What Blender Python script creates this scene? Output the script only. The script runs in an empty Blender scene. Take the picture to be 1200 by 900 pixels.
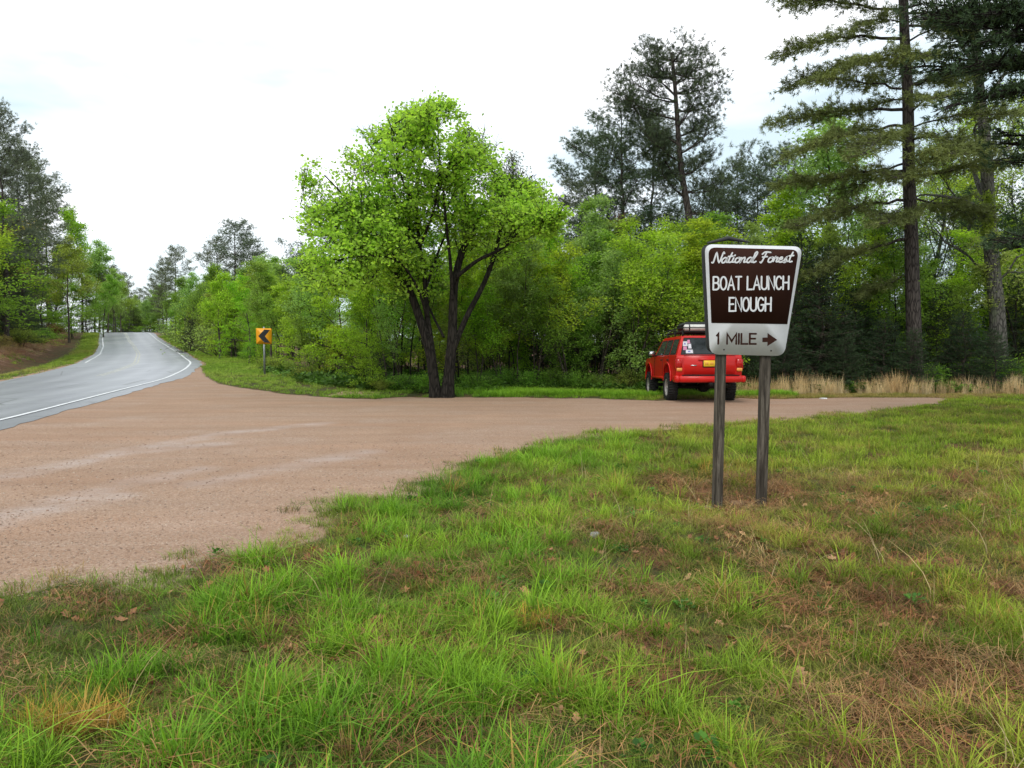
import bpy, math, random
import numpy as np
from mathutils import Vector

# ------------------------------------------------------------------ camera, world, sun, exposure
scene = bpy.context.scene
EYE = 1.6
PITCH = math.atan(52 / 900)
cam_d = bpy.data.cameras.new("camera")
cam = bpy.data.objects.new("camera", cam_d)
scene.collection.objects.link(cam)
cam.location = (0, 0, EYE)
cam.rotation_euler = (math.pi / 2 - PITCH, 0, 0)
cam_d.sensor_width = 36
cam_d.lens = 27.0
cam_d.clip_start = 0.05
cam_d.clip_end = 3000
scene.camera = cam

SUN_EL, SUN_AZ = math.radians(52), math.radians(200)      # azimuth clockwise from +Y: behind the camera, a little left
world = bpy.data.worlds.new("World")
scene.world = world
world.use_nodes = True
wn, wl = world.node_tree.nodes, world.node_tree.links
for n in list(wn): wn.remove(n)
w_out = wn.new('ShaderNodeOutputWorld'); w_bg = wn.new('ShaderNodeBackground')
w_sky = wn.new('ShaderNodeTexSky'); w_sky.sky_type = 'NISHITA'; w_sky.sun_disc = False
w_sky.sun_elevation = SUN_EL; w_sky.sun_rotation = SUN_AZ
w_tc = wn.new('ShaderNodeTexCoord'); w_map = wn.new('ShaderNodeMapping'); w_map.inputs['Scale'].default_value = (1.0, 1.0, 3.2)
w_map.inputs['Location'].default_value = (0.35, 0.1, 0.2)
w_no = wn.new('ShaderNodeTexNoise'); w_no.inputs['Scale'].default_value = 2.1; w_no.inputs['Detail'].default_value = 5; w_no.inputs['Roughness'].default_value = 0.5
w_rp = wn.new('ShaderNodeValToRGB'); w_rp.color_ramp.elements[0].position = 0.43; w_rp.color_ramp.elements[1].position = 0.64
w_rp.color_ramp.elements[0].color = (0.12, 0.12, 0.12, 1); w_rp.color_ramp.elements[1].color = (1, 1, 1, 1)
w_mix = wn.new('ShaderNodeMixRGB'); w_mix.inputs['Color2'].default_value = (11.0, 11.2, 11.6, 1)
w_bg.inputs['Strength'].default_value = 0.1
wl.new(w_tc.outputs['Generated'], w_map.inputs['Vector']); wl.new(w_map.outputs[0], w_no.inputs['Vector'])
wl.new(w_no.outputs['Fac'], w_rp.inputs[0]); wl.new(w_rp.outputs[0], w_mix.inputs['Fac']); w_thin = wn.new('ShaderNodeMixRGB'); w_thin.inputs['Fac'].default_value = .72; w_thin.inputs['Color2'].default_value = (5.9, 7.4, 7.9, 1)   # thin high cloud over the blue
wl.new(w_sky.outputs[0], w_thin.inputs['Color1']); wl.new(w_thin.outputs[0], w_mix.inputs['Color1'])
wl.new(w_mix.outputs[0], w_bg.inputs['Color']); wl.new(w_bg.outputs[0], w_out.inputs[0])

sun_d = bpy.data.lights.new("sun", 'SUN'); sun = bpy.data.objects.new("sun", sun_d)
scene.collection.objects.link(sun)
sun_d.energy = 1.1; sun_d.angle = math.radians(22); sun_d.color = (1.0, 0.97, 0.92)
_sd = Vector((math.sin(SUN_AZ) * math.cos(SUN_EL), math.cos(SUN_AZ) * math.cos(SUN_EL), math.sin(SUN_EL)))
sun.rotation_euler = (-_sd).to_track_quat('-Z', 'Y').to_euler()
scene.view_settings.view_transform = 'Standard'; scene.view_settings.look = 'None'
scene.view_settings.exposure = 0.50; scene.view_settings.gamma = 1.0
scene.cycles.max_bounces = 6; scene.cycles.diffuse_bounces = 4; scene.cycles.transparent_max_bounces = 8
scene.cycles.transmission_bounces = 4

# ------------------------------------------------------------------ helpers
COL = scene.collection
PI = math.pi
def tag(o, label=None, cat=None, group=None, kind=None):
    if label: o['label'] = label
    if cat: o['category'] = cat
    if group: o['group'] = group
    if kind: o['kind'] = kind
    return o
def link(o, parent=None):
    COL.objects.link(o)
    if parent is not None: o.parent = parent
    return o
def empty(name, loc=(0, 0, 0), rz=0, parent=None):
    o = bpy.data.objects.new(name, None); o.location = loc; o.rotation_euler = (0, 0, rz); o.empty_display_size = 0.3
    return link(o, parent)
_cp, _sp = math.cos(PITCH), math.sin(PITCH)
def P(u, v, d):                                             # pixel (1200x900) at distance d along +Y -> world point
    x, y = (u - 600) / 900, -(v - 450) / 900
    wy = y * _sp + _cp; wz = y * _cp - _sp
    k = d / wy
    return np.array([x * k, d, EYE + wz * k])
def G(u, v, z=0.0):                                         # pixel -> point on level ground
    x, y = (u - 600) / 900, -(v - 450) / 900
    wy = y * _sp + _cp; wz = y * _cp - _sp
    k = (z - EYE) / wz
    return np.array([x * k, wy * k])

class Geo:
    def __init__(s): s.V = []; s.F = {3: [], 4: []}; s.M = {3: [], 4: []}; s.A = []; s.n = 0
    def add(s, V, F, a=0.5, m=0):
        V = np.asarray(V, float).reshape(-1, 3); F = np.asarray(F, int)
        if len(F) == 0: return
        s.V.append(V); s.F[F.shape[1]].append(F + s.n); s.M[F.shape[1]].append(np.full(len(F), m))
        s.A.append(np.broadcast_to(np.asarray(a, float), (len(V),)) if np.ndim(a) <= 1 else a); s.n += len(V)
    def poly(s, pts, m=0, a=0.5):                           # one n-gon as a fan
        n = len(pts); s.add(pts, [(0, i, i + 1) for i in range(1, n - 1)], a, m)
    def mesh(s, name, mats, smooth=False):
        me = bpy.data.meshes.new(name)
        V = np.concatenate(s.V); me.vertices.add(len(V)); me.vertices.foreach_set('co', V.ravel())
        loops, starts, tot, mi = [], [], [], []
        st = 0
        for k in (3, 4):
            if s.F[k]:
                F = np.concatenate(s.F[k]); loops.append(F.ravel()); starts.append(st + np.arange(len(F)) * k)
                tot.append(np.full(len(F), k)); mi.append(np.concatenate(s.M[k])); st += F.size
        L = np.concatenate(loops); me.loops.add(len(L)); me.loops.foreach_set('vertex_index', L)
        S = np.concatenate(starts); me.polygons.add(len(S)); me.polygons.foreach_set('loop_start', S)
        me.polygons.foreach_set('loop_total', np.concatenate(tot)); me.polygons.foreach_set('material_index', np.concatenate(mi))
        if smooth: me.polygons.foreach_set('use_smooth', np.ones(len(S), bool))
        at = me.attributes.new('v', 'FLOAT', 'POINT'); at.data.foreach_set('value', np.concatenate(s.A))
        for m in (mats if isinstance(mats, (list, tuple)) else [mats]): me.materials.append(m)
        me.update(calc_edges=True)
        return me
    def obj(s, name, mats, parent=None, smooth=False):
        return link(bpy.data.objects.new(name, s.mesh(name, mats, smooth)), parent)
    def box(s, c, size, m=0, rz=0.0, taper=1.0, bev=0.0):
        hx, hy, hz = [q / 2 for q in size]
        if bev > 0:
            b = min(bev, hx * .9, hy * .9, hz * .9)
            ring = lambda z, i: [(x * (hx - i) if not e else x * (hx - i - b), y * (hy - i - b) if not e else y * (hy - i), z) for (x, y, e) in
                                 ((1, -1, 0), (1, 1, 0), (1, 1, 1), (-1, 1, 1), (-1, 1, 0), (-1, -1, 0), (-1, -1, 1), (1, -1, 1))]
            V = ring(-hz, b) + ring(-hz + b, 0) + ring(hz - b, 0) + ring(hz, b)
            F4 = [(r * 8 + i, r * 8 + (i + 1) % 8, r * 8 + 8 + (i + 1) % 8, r * 8 + 8 + i) for r in range(3) for i in range(8)]
            V = np.array(V, float); F3 = [(0, i + 1, i) for i in range(1, 7)] + [(24, 24 + i, 25 + i) for i in range(1, 7)]
        else:
            V = np.array([(x * hx * (taper if z > 0 else 1), y * hy * (taper if z > 0 else 1), z * hz) for z in (-1, 1) for (x, y) in ((-1, -1), (1, -1), (1, 1), (-1, 1))], float)
            F4 = [(0, 3, 2, 1), (4, 5, 6, 7), (0, 1, 5, 4), (1, 2, 6, 5), (2, 3, 7, 6), (3, 0, 4, 7)]; F3 = []
        co, si = math.cos(rz), math.sin(rz)
        V = np.c_[V[:, 0] * co - V[:, 1] * si, V[:, 0] * si + V[:, 1] * co, V[:, 2]] + np.array(c, float)
        n0 = s.n
        s.V.append(V); s.A.append(np.full(len(V), .5)); s.n += len(V)
        s.F[4].append(np.array(F4) + n0); s.M[4].append(np.full(len(F4), m))
        if F3: s.F[3].append(np.array(F3) + n0); s.M[3].append(np.full(len(F3), m))
    def tube(s, pts, rad, k=6, a=0.5, m=0, cap=False):
        p = np.asarray(pts, float); n = len(p); rad = np.broadcast_to(np.asarray(rad, float), (n,))
        t = np.gradient(p, axis=0); t /= np.linalg.norm(t, axis=1, keepdims=True) + 1e-9
        ref = np.array([0, 0, 1.0]) if abs(t[:, 2]).mean() < .8 else np.array([1.0, 0, 0])
        u = np.cross(t, ref); u /= np.linalg.norm(u, axis=1, keepdims=True) + 1e-9
        w = np.cross(t, u)
        an = np.arange(k) * 2 * PI / k
        V = p[:, None, :] + rad[:, None, None] * (np.cos(an)[None, :, None] * u[:, None, :] + np.sin(an)[None, :, None] * w[:, None, :])
        i = np.arange(n - 1)[:, None] * k; j = np.arange(k)[None, :]; j2 = (j + 1) % k
        F = np.stack([i + j, i + j2, i + k + j2, i + k + j], -1).reshape(-1, 4)
        s.add(V.reshape(-1, 3), F, a, m)
        if cap:
            for e, o in ((0, 1), (n - 1, -1)):
                ring = V[e][::o]
                s.poly(ring, m)
    def disc_cyl(s, c, axis, r, h, k=20, m=0, bev=0.0):      # solid cylinder centred at c along axis
        ax = np.array(axis, float); ax /= np.linalg.norm(ax); c = np.array(c, float)
        if bev > 0: pr = [(-h / 2, 0.001), (-h / 2, r - bev), (-h / 2 + bev, r), (h / 2 - bev, r), (h / 2, r - bev), (h / 2, 0.001)]
        else: pr = [(-h / 2, 0.001), (-h / 2, r), (h / 2, r), (h / 2, 0.001)]
        s.lathe(c, ax, pr, k, m)
    def lathe(s, c, ax, prof, k=20, m=0):
        ax = np.array(ax, float); ax /= np.linalg.norm(ax); c = np.array(c, float)
        ref = np.array([0, 0, 1.0]) if abs(ax[2]) < .8 else np.array([1.0, 0, 0])
        u = np.cross(ax, ref); u /= np.linalg.norm(u); w = np.cross(ax, u)
        an = np.arange(k) * 2 * PI / k
        V = np.array([c + ax * h + r * (math.cos(q) * u + math.sin(q) * w) for h, r in prof for q in an])
        F = [(i * k + j, i * k + (j + 1) % k, (i + 1) * k + (j + 1) % k, (i + 1) * k + j) for i in range(len(prof) - 1) for j in range(k)]
        s.add(V, F, .5, m)

# ------------------------------------------------------------------ materials
class Mat:
    def __init__(s, name, rough=0.8, spec=0.3):
        s.m = bpy.data.materials.new(name); s.m.use_nodes = True
        s.N, s.L = s.m.node_tree.nodes, s.m.node_tree.links
        s.b = s.N['Principled BSDF']; s.out = s.N['Material Output']
        s.b.inputs['Roughness'].default_value = rough
        s.b.inputs['Specular IOR Level'].default_value = spec
    def n(s, t, **kw):
        q = s.N.new('ShaderNode' + t)
        for k, v in kw.items(): setattr(q, k, v)
        return q
    def l(s, a, b): s.L.new(a, b)
    def coord(s, scale=(1, 1, 1), kind='Object'):
        tc = s.n('TexCoord'); mp = s.n('Mapping'); mp.inputs['Scale'].default_value = scale
        s.l(tc.outputs[kind], mp.inputs[0]); return mp.outputs[0]
    def noise(s, vec, scale, detail=4, rough=.6, dist=0):
        q = s.n('TexNoise'); q.inputs['Scale'].default_value = scale; q.inputs['Detail'].default_value = detail
        q.inputs['Roughness'].default_value = rough; q.inputs['Distortion'].default_value = dist
        if vec is not None: s.l(vec, q.inputs['Vector'])
        return q.outputs['Fac']
    def ramp(s, fac, stops, interp='LINEAR'):
        q = s.n('ValToRGB'); q.color_ramp.interpolation = interp
        e = q.color_ramp.elements
        while len(e) < len(stops): e.new(0.5)
        for i, (p, c) in enumerate(stops):
            e[i].position = p; e[i].color = (*c, 1) if len(c) == 3 else c
        s.l(fac, q.inputs[0]); return q.outputs[0]
    def mix(s, fac, a, b, mode='MIX'):
        q = s.n('MixRGB', blend_type=mode)
        for i, x in (('Fac', fac), ('Color1', a), ('Color2', b)):
            if isinstance(x, (int, float)): q.inputs[i].default_value = x
            elif isinstance(x, tuple): q.inputs[i].default_value = (*x, 1)
            else: s.l(x, q.inputs[i])
        return q.outputs[0]
    def math(s, op, a, b=0.0, clamp=False):
        q = s.n('Math', operation=op, use_clamp=clamp)
        for i, x in ((0, a), (1, b)):
            if isinstance(x, (int, float)): q.inputs[i].default_value = x
            else: s.l(x, q.inputs[i])
        return q.outputs[0]
    def attr(s, name, kind='GEOMETRY', out='Fac'):
        q = s.n('Attribute', attribute_name=name, attribute_type=kind); return q.outputs[out]
    def base(s, x):
        if isinstance(x, tuple): s.b.inputs['Base Color'].default_value = (*x, 1)
        else: s.l(x, s.b.inputs['Base Color'])
    def bump(s, h, strength=.5, dist=.02):
        q = s.n('Bump'); q.inputs['Strength'].default_value = strength; q.inputs['Distance'].default_value = dist
        s.l(h, q.inputs['Height']); s.l(q.outputs[0], s.b.inputs['Normal'])

def plain(name, col, rough=.5, spec=.4, metal=0.0, dirt=0.12, scale=9.0):
    q = Mat(name, rough, spec); q.b.inputs['Metallic'].default_value = metal
    f = q.noise(q.coord(), scale, 5, .65)
    c1 = tuple(c * (1 - dirt) for c in col); c2 = tuple(min(1, c * (1 + dirt)) for c in col)
    q.base(q.ramp(f, [(.3, c1), (.7, c2)])); return q.m

def leaf_mat(name, trans=.35, rough=.6, dark=.45, spread=.9):
    """Foliage; the hue is the object's own colour, varied leaf by leaf."""
    q = Mat(name, rough, .25)
    oi = q.n('ObjectInfo'); v = q.attr('v')
    k = q.ramp(v, [(0, (dark, dark, dark * .9)), (.5, (.82, .82, .82)), (1, (1.45, 1.38, 1.05))])
    c = q.mix(spread, oi.outputs['Color'], k, 'MULTIPLY')
    q.base(c)
    t = q.n('BsdfTranslucent'); q.l(q.mix(1.0, c, (1.25, 1.3, .7), 'MULTIPLY'), t.inputs['Color'])
    mx = q.n('MixShader'); mx.inputs[0].default_value = trans
    q.l(q.b.outputs[0], mx.inputs[1]); q.l(t.outputs[0], mx.inputs[2]); q.l(mx.outputs[0], q.out.inputs[0])
    return q.m

def bark_mat(name, c1, c2, scale=6.0, stretch=.18, strength=.8, lich=None):
    q = Mat(name, .95, .15)
    vec = q.coord((1, 1, stretch))
    f = q.noise(vec, scale * 2.2, 6, .7, .6); vo = q.n('TexVoronoi', feature='DISTANCE_TO_EDGE'); vo.inputs['Scale'].default_value = scale
    q.l(vec, vo.inputs['Vector'])
    e = q.ramp(vo.outputs[0], [(0, (0, 0, 0)), (.16, (1, 1, 1))])
    col = q.mix(e, tuple(c * .45 for c in c1), q.ramp(f, [(.3, c1), (.7, c2)]))
    if lich:
        g = q.noise(q.coord((1, 1, .5)), 2.3, 5, .7)
        col = q.mix(q.ramp(g, [(.52, (0, 0, 0)), (.66, (.8, .8, .8))]), col, lich)
    q.base(col); q.bump(q.mix(.5, e, f), strength, .03); return q.m

M = {}
M['leaf'] = leaf_mat('leaf', .55, dark=.5)
M['needle'] = leaf_mat('needle', .12, .65, .5)
M['bark_pine'] = bark_mat('bark_pine', (.050, .041, .035), (.135, .112, .098), 15)
M['bark_dark'] = bark_mat('bark_dark', (.016, .014, .011), (.048, .041, .034), 17, .15)
M['bark_grey'] = bark_mat('bark_grey', (.075, .07, .06), (.20, .185, .16), 11, .3, .4, (.14, .17, .09))
M['bark_brown'] = bark_mat('bark_brown', (.060, .048, .038), (.16, .13, .10), 14)

# ------------------------------------------------------------------ value noise for placing things
_rs = np.random.RandomState(11); _tab = _rs.rand(256, 256)
def vnoise(x, y, s=1.0, o=0):
    x = np.asarray(x, float) * s + 37.1 * o + 91.7; y = np.asarray(y, float) * s + 17.3 * o + 53.9
    xi, yi = np.floor(x).astype(int), np.floor(y).astype(int); fx, fy = x - xi, y - yi
    fx, fy = fx * fx * (3 - 2 * fx), fy * fy * (3 - 2 * fy)
    g = lambda a, b: _tab[a % 256, b % 256]
    return (g(xi, yi) * (1 - fx) + g(xi + 1, yi) * fx) * (1 - fy) + (g(xi, yi + 1) * (1 - fx) + g(xi + 1, yi + 1) * fx) * fy
def fbm(x, y, s=1.0, o=0, n=4): return sum(vnoise(x, y, s * 2 ** i, o + i) / 2 ** i for i in range(n)) / sum(1 / 2 ** i for i in range(n))
def sstep(a, b, x): t = np.clip((np.asarray(x, float) - a) / (b - a), 0, 1); return t * t * (3 - 2 * t)

def inside(poly, x, y):
    x = np.asarray(x, float); y = np.asarray(y, float); r = np.zeros(x.shape, bool); n = len(poly)
    for i in range(n):
        (x1, y1), (x2, y2) = poly[i], poly[(i + 1) % n]
        if y1 == y2: continue
        c = ((y1 > y) != (y2 > y)) & (x < (x2 - x1) * (y - y1) / (y2 - y1) + x1); r ^= c
    return r
def segdist(pts, x, y, closed=False):
    x = np.asarray(x, float); y = np.asarray(y, float); d = np.full(x.shape, 1e9); n = len(pts)
    for i in range(n if closed else n - 1):
        (x1, y1), (x2, y2) = pts[i], pts[(i + 1) % n]
        dx, dy = x2 - x1, y2 - y1; t = np.clip(((x - x1) * dx + (y - y1) * dy) / (dx * dx + dy * dy + 1e-9), 0, 1)
        d = np.minimum(d, np.hypot(x - x1 - t * dx, y - y1 - t * dy))
    return d
def sdist(poly, x, y):                                       # positive inside
    d = segdist(poly, x, y, True); return np.where(inside(poly, x, y), d, -d)

# ------------------------------------------------------------------ the lie of the land
_near = [(-6.6, -40), (-7.0, -20), (-7.7, 0), (-8.9, 8)] + [((u - 600) / 900 * d, d) for u, d in
        ((0, 15.1), (90, 20.1), (150, 25.5), (192, 31), (216, 41), (224.5, 52), (210, 72), (195, 91), (183, 108), (175.5, 125))] + [(-74, 150), (-94, 190), (-120, 260)]
_ys = np.arange(-40, 260.1, 1.0)
_xs = np.interp(_ys, [p[1] for p in _near], [p[0] for p in _near])
_ker = np.exp(-np.linspace(-2, 2, 13) ** 2); _ker /= _ker.sum()
_xs = np.convolve(np.pad(_xs, 6, mode='edge'), _ker, 'valid'); _xs[:8] = _xs[8]; 
_ct = 1 / np.sqrt(1 + np.gradient(_xs, _ys) ** 2)
def x_near(y): return np.interp(y, _ys, _xs)
def cosr(y): return np.interp(y, _ys, _ct)
RW = 6.8
def rise(y): return np.interp(y, [0, 45, 52, 62, 72, 82, 91, 100, 108, 116, 125, 132, 145, 165, 200, 400], [0, 0, .04, .15, .34, .60, .92, 1.3, 1.74, 2.2, 2.70, 2.85, 2.6, 1.6, 0.8, 2.0])
def tilt(y): return np.interp(y, [0, 22, 35, 50], [-.30, -.34, -.22, -.03])
def lat(x, y): return (x_near(y) - np.asarray(x, float)) * cosr(y)     # metres left of the near edge line
def road_z(t, y): return rise(y) + tilt(y) * np.clip(t / RW, 0, 1)
def H(x, y):
    x = np.asarray(x, float); y = np.asarray(y, float); t = lat(x, y); tt = t - RW
    right = rise(y) * np.exp(-(np.clip(-t - 1, 0, None) / 30) ** 2)
    bank = np.interp(tt, [0, 1.6, 3.0, 3.8, 5.2, 8.5, 12, 20, 45], [0, -.05, -.38, -.22, .55, 2.2, 3.1, 3.9, 4.4])
    bank = bank * np.interp(y, [0, 60, 110, 140], [1, .85, .45, .3]) + .25 * sstep(4, 8, tt) * (fbm(x, y, .5, 3) - .5) * 2
    z = np.where(t > RW, rise(y) + tilt(y) + bank, np.where(t > 0, road_z(t, y), right))
    z = z - .06 * sstep(-.45, .3, t) * sstep(RW + .1, RW - .6, t)
    # slight fall towards the woods past the lot, soft unevenness in the grass
    z = z - .14 * sstep(20.5, 24, y) * sstep(-2, 6, x) - .35 * sstep(26, 45, y) * sstep(-6, 4, x)
    off = sstep(0.0, .6, -sdist(LOT, x, y)) * sstep(-.6, -2.5, t)
    z = z - .11 * np.exp(-((x - 1.85) ** 2 + (y - 7.35) ** 2) / .35)
    z = z + off * (.10 * (fbm(x, y, .9, 5, 3) - .35) + .05 * (fbm(x, y, 3.1, 9, 2) - .5))
    return z
_lot_px = [(-260, 800), (-60, 722), (0, 706), (90, 690), (180, 676), (262, 656), (330, 634), (372, 612), (430, 588), (480, 572), (560, 547), (640, 522), (720, 508),
           (800, 500), (870, 497), (950, 490), (1010, 485), (1060, 478), (1105, 471), (1120, 467), (1085, 463.5), (1000, 464), (910, 467), (860, 466),
           (770, 470), (700, 467), (560, 466), (470, 465.5), (440, 468), (390, 467), (330, 461.5), (290, 456), (255, 450), (240, 441), (235, 432), (229, 422)]
LOT = [tuple(G(u, v)) for u, v in _lot_px]
LOT = LOT + [(-16.0, 33.0), (-14.2, 29.5), (-12.6, 24.5), (-11.4, 19.5), (-10.0, 14.6), (-9.1, 9), (-8.2, 4), (-8.0, -10), (-3, -10), (-3.2, 0.5)]
LOT = [tuple(map(float, p)) for p in LOT]
TRACKS = [[G(*p) for p in q] for q in ([(-200, 660), (-40, 618), (60, 590), (150, 566), (235, 550)], [(-100, 640), (40, 600), (120, 582)], [(240, 566), (330, 548), (430, 530)],
          [(-60, 570), (60, 548), (150, 530), (260, 520)], [(140, 530), (260, 508), (380, 496)])]

def grid_axes(lo, hi, fine_lo, fine_hi, fs, grow=1.13, mx=12.0):
    a = list(np.arange(fine_lo, fine_hi + 1e-6, fs)); s = fs; q = a[-1]
    while q < hi: s = min(s * grow, mx); q += s; a.append(q)
    s = fs; q = a[0]
    while q > lo: s = min(s * grow, mx); q -= s; a.insert(0, q)
    return np.array(a)
gx = grid_axes(-420, 420, -9.5, 13, .10, 1.045, 10); gy = grid_axes(-60, 520, 1.6, 17.0, .10, 1.02, 10)
GX, GY = np.meshgrid(gx, gy); GZ = H(GX, GY)
nx, ny = len(gx), len(gy)
T_ = lat(GX, GY)
lotd = sdist(LOT, GX, GY)
edge_n = (fbm(GX, GY, 1.6, 1, 4) - .5) * 1.3
g_grav = sstep(-.30, .22, lotd + edge_n * sstep(30, 8, GY))
g_grav = np.maximum(g_grav, sstep(-1.4, -.5, T_) * sstep(.4, 0, T_ - RW - .2) * .9)       # shoulders beside the road
g_grav = np.maximum(g_grav, sstep(1.5, .4, T_ - RW) * sstep(-.1, .1, T_ - RW) * .7)
_pth = [tuple(G(u, v)) for u, v in ((380, 463.5), (400, 458.5), (445, 459.5), (450, 464))]
g_grav = np.maximum(g_grav, sstep(-.2, .3, sdist(_pth, GX, GY)))
g_track = np.zeros_like(GX)
for q in TRACKS: g_track = np.maximum(g_track, sstep(.42, .05, segdist(q, GX, GY) + .25 * (fbm(GX, GY, 2.2, 7) - .5)))
# where the turf is thin: hand-placed bare spots of red soil and old needles, plus random ones
BARE = [(868, 588, 1.0), (820, 575, .8), (905, 575, .7), (1170, 530, 1.1), (720, 630, .5), (700, 700, .5), (1050, 720, .6), (1100, 790, .8), (940, 760, .45), (1190, 700, .7), (560, 690, .3),
        (500, 700, .3), (760, 760, .5), (640, 840, .35), (330, 740, .4), (1060, 860, .5), (390, 830, .3), (870, 640, .4), (1000, 640, .5)]
def barefield(x, y):
    b = np.zeros(np.shape(x))
    for (u, v, r) in BARE:
        c = G(u, v); rr = r * .17 * (900 / v) ** 2
        b = np.maximum(b, sstep(1.5, .3, np.hypot(x - c[0], (y - c[1]) * .7) / rr + .6 * (fbm(x, y, 3.3, 2) - .5)))
    right = sstep(-1.5, 1.5, x - .15 * y)
    return np.maximum(b, sstep(.575 - .035 * right, .65, fbm(x, y, 4.0, 21, 4)) * (.7 + .3 * right))
wood = sstep(22.5, 24.5, GY + .8 * fbm(GX, GY, .5, 4)) * sstep(-5.5, -3.5, GX + 0 * GY)
FOREST = [tuple(G(u, v)) for u, v in ((228, 409), (268, 420), (300, 433), (332, 443), (372, 452), (440, 459), (560, 461), (620, 459))] + [(8, 24.6), (40, 25), (300, 40), (300, 500), (-40, 500), (-40, 110), (-29, 80), (-24, 66)]
FOREST = [tuple(map(float, p)) for p in FOREST]
g_wood = sstep(-.6, .6, sdist(FOREST, GX, GY) + 1.2 * (fbm(GX, GY, .7, 6) - .5)); g_wood = np.maximum(g_wood, sstep(3.3, 5.0, T_ - RW + 1.6 * (fbm(GX, GY, .5, 8) - .5)))
g_bare = barefield(GX, GY)
t_b = T_ - RW; face = sstep(3.0, 4.2, t_b) * sstep(12, 8.5, t_b); g_wood = g_wood * (1 - face); g_bare = np.maximum(g_bare, face); g_grav = np.maximum(g_grav, face * .75 * fbm(GX, GY, .6, 88))
Vg = np.stack([GX, GY, GZ], -1).reshape(-1, 3)
ii = (np.arange(ny - 1)[:, None] * nx + np.arange(nx - 1)[None, :])
FQ = np.stack([ii, ii + 1, ii + nx + 1, ii + nx], -1)
def sheet(name, sel, dz, mat):
    F = FQ[sel]; used = np.unique(F); mp = np.full(len(Vg), -1); mp[used] = np.arange(len(used))
    g = Geo(); V = Vg[used].copy(); V[:, 2] += dz; g.add(V, mp[F]); me = g.mesh(name, mat, True)
    for nm, arr in (('gravel', g_grav), ('track', g_track), ('wood', g_wood), ('bare', g_bare)):
        a = me.attributes.new(nm, 'FLOAT', 'POINT'); a.data.foreach_set('value', arr.reshape(-1)[used])
    return link(bpy.data.objects.new(name, me))

q = Mat('ground', .95, .15)
vec = q.coord()
big = q.noise(vec, .55, 5, .6); mid = q.noise(vec, 4.0, 6, .7); fine = q.noise(vec, 30, 5, .75)
gr1 = q.n('TexVoronoi'); gr1.inputs['Scale'].default_value = 30; q.l(vec, gr1.inputs['Vector'])
gr2 = q.n('TexVoronoi'); gr2.inputs['Scale'].default_value = 75; q.l(vec, gr2.inputs['Vector'])
stone = q.ramp(q.math('MULTIPLY', gr2.outputs['Color'], 1.0), [(0.1, (.27, .16, .105)), (.5, (.50, .335, .235)), (.9, (.66, .51, .42))])
grav = q.mix(.55, q.ramp(big, [(.3, (.53, .33, .205)), (.5, (.44, .28, .18)), (.7, (.52, .39, .30))]), stone)
grav = q.mix(q.ramp(gr1.outputs['Distance'], [(.0, (0, 0, 0)), (.6, (.30, .30, .30))]), grav, (.14, .085, .06))
vs = q.coord((.10, 1.2, 1)); strk = q.noise(vs, .9, 5, .6, .4)
grav = q.mix(q.ramp(strk, [(.48, (0, 0, 0)), (.72, (.42, .42, .42))]), grav, (.46, .26, .16))
grav = q.mix(q.math('MULTIPLY', q.attr('track'), q.ramp(q.noise(vec, 2.2, 5, .7), [(.35, (.18, .18, .18)), (.7, (.66, .66, .66))])), grav, (.52, .43, .39))
soil = q.ramp(mid, [(.3, (.032, .014, .009)), (.5, (.11, .042, .023)), (.75, (.21, .095, .052))])
soil = q.mix(q.ramp(fine, [(.45, (0, 0, 0)), (.7, (.6, .6, .6))]), soil, (.24, .15, .08))
turf = q.ramp(mid, [(.3, (.030, .036, .012)), (.55, (.065, .075, .022)), (.8, (.13, .11, .04))])
turf = q.mix(q.ramp(fine, [(.4, (0, 0, 0)), (.7, (.5, .5, .5))]), turf, (.13, .09, .045))
dp = q.noise(q.coord((.35, 1.0, 1)), .8, 5, .65, .5)
grav = q.mix(q.ramp(dp, [(.40, (.30, .30, .30)), (.56, (0, 0, 0))]), grav, (.30, .17, .10))
rut = q.n('TexWave', wave_type='BANDS', bands_direction='Y'); rut.inputs['Scale'].default_value = .30; rut.inputs['Distortion'].default_value = 9; rut.inputs['Detail'].default_value = 5; rut.inputs['Detail Scale'].default_value = .9; rut.inputs['Detail Roughness'].default_value = .65; rv_ = q.coord((.22, 1, 1)); rv_.node.inputs['Rotation'].default_value = (0, 0, -.22); q.l(rv_, rut.inputs['Vector'])
grav = q.mix(q.ramp(rut.outputs['Fac'], [(.0, (.16, .16, .16)), (.35, (0, 0, 0))]), grav, (.24, .15, .10))
c = q.mix(q.attr('bare'), turf, soil)
litter = q.ramp(q.noise(vec, 5, 6, .8), [(.3, (.06, .032, .020)), (.6, (.19, .10, .060)), (.8, (.32, .19, .12))])
c = q.mix(q.attr('wood'), c, litter)
ge = q.math('ADD', q.attr('gravel'), q.math('MULTIPLY', q.math('SUBTRACT', fine, .5), .9))
c = q.mix(q.ramp(ge, [(.35, (0, 0, 0)), (.62, (1, 1, 1))]), c, grav)
q.base(c)
q.bump(q.math('ADD', q.math('MULTIPLY', gr2.outputs['Distance'], .9), q.math('MULTIPLY', q.math('ADD', mid, gr1.outputs['Distance']), .5)), .6, .02)
M['ground'] = q.m
lot_sel = (lotd[:-1, :-1] + edge_n[:-1, :-1] * .5 * sstep(30, 8, GY[:-1, :-1]) > 0) & (T_[:-1, :-1] < .2)
tag(sheet('ground', np.ones((ny - 1, nx - 1), bool) & ~lot_sel, 0, M['ground']), kind='structure', label='grassy and wooded ground around the gravel lot')
tag(sheet('gravel_lot', lot_sel, 0.0, M['ground']), kind='structure', label='pinkish brown gravel pull-off with pale wheel tracks')

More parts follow.
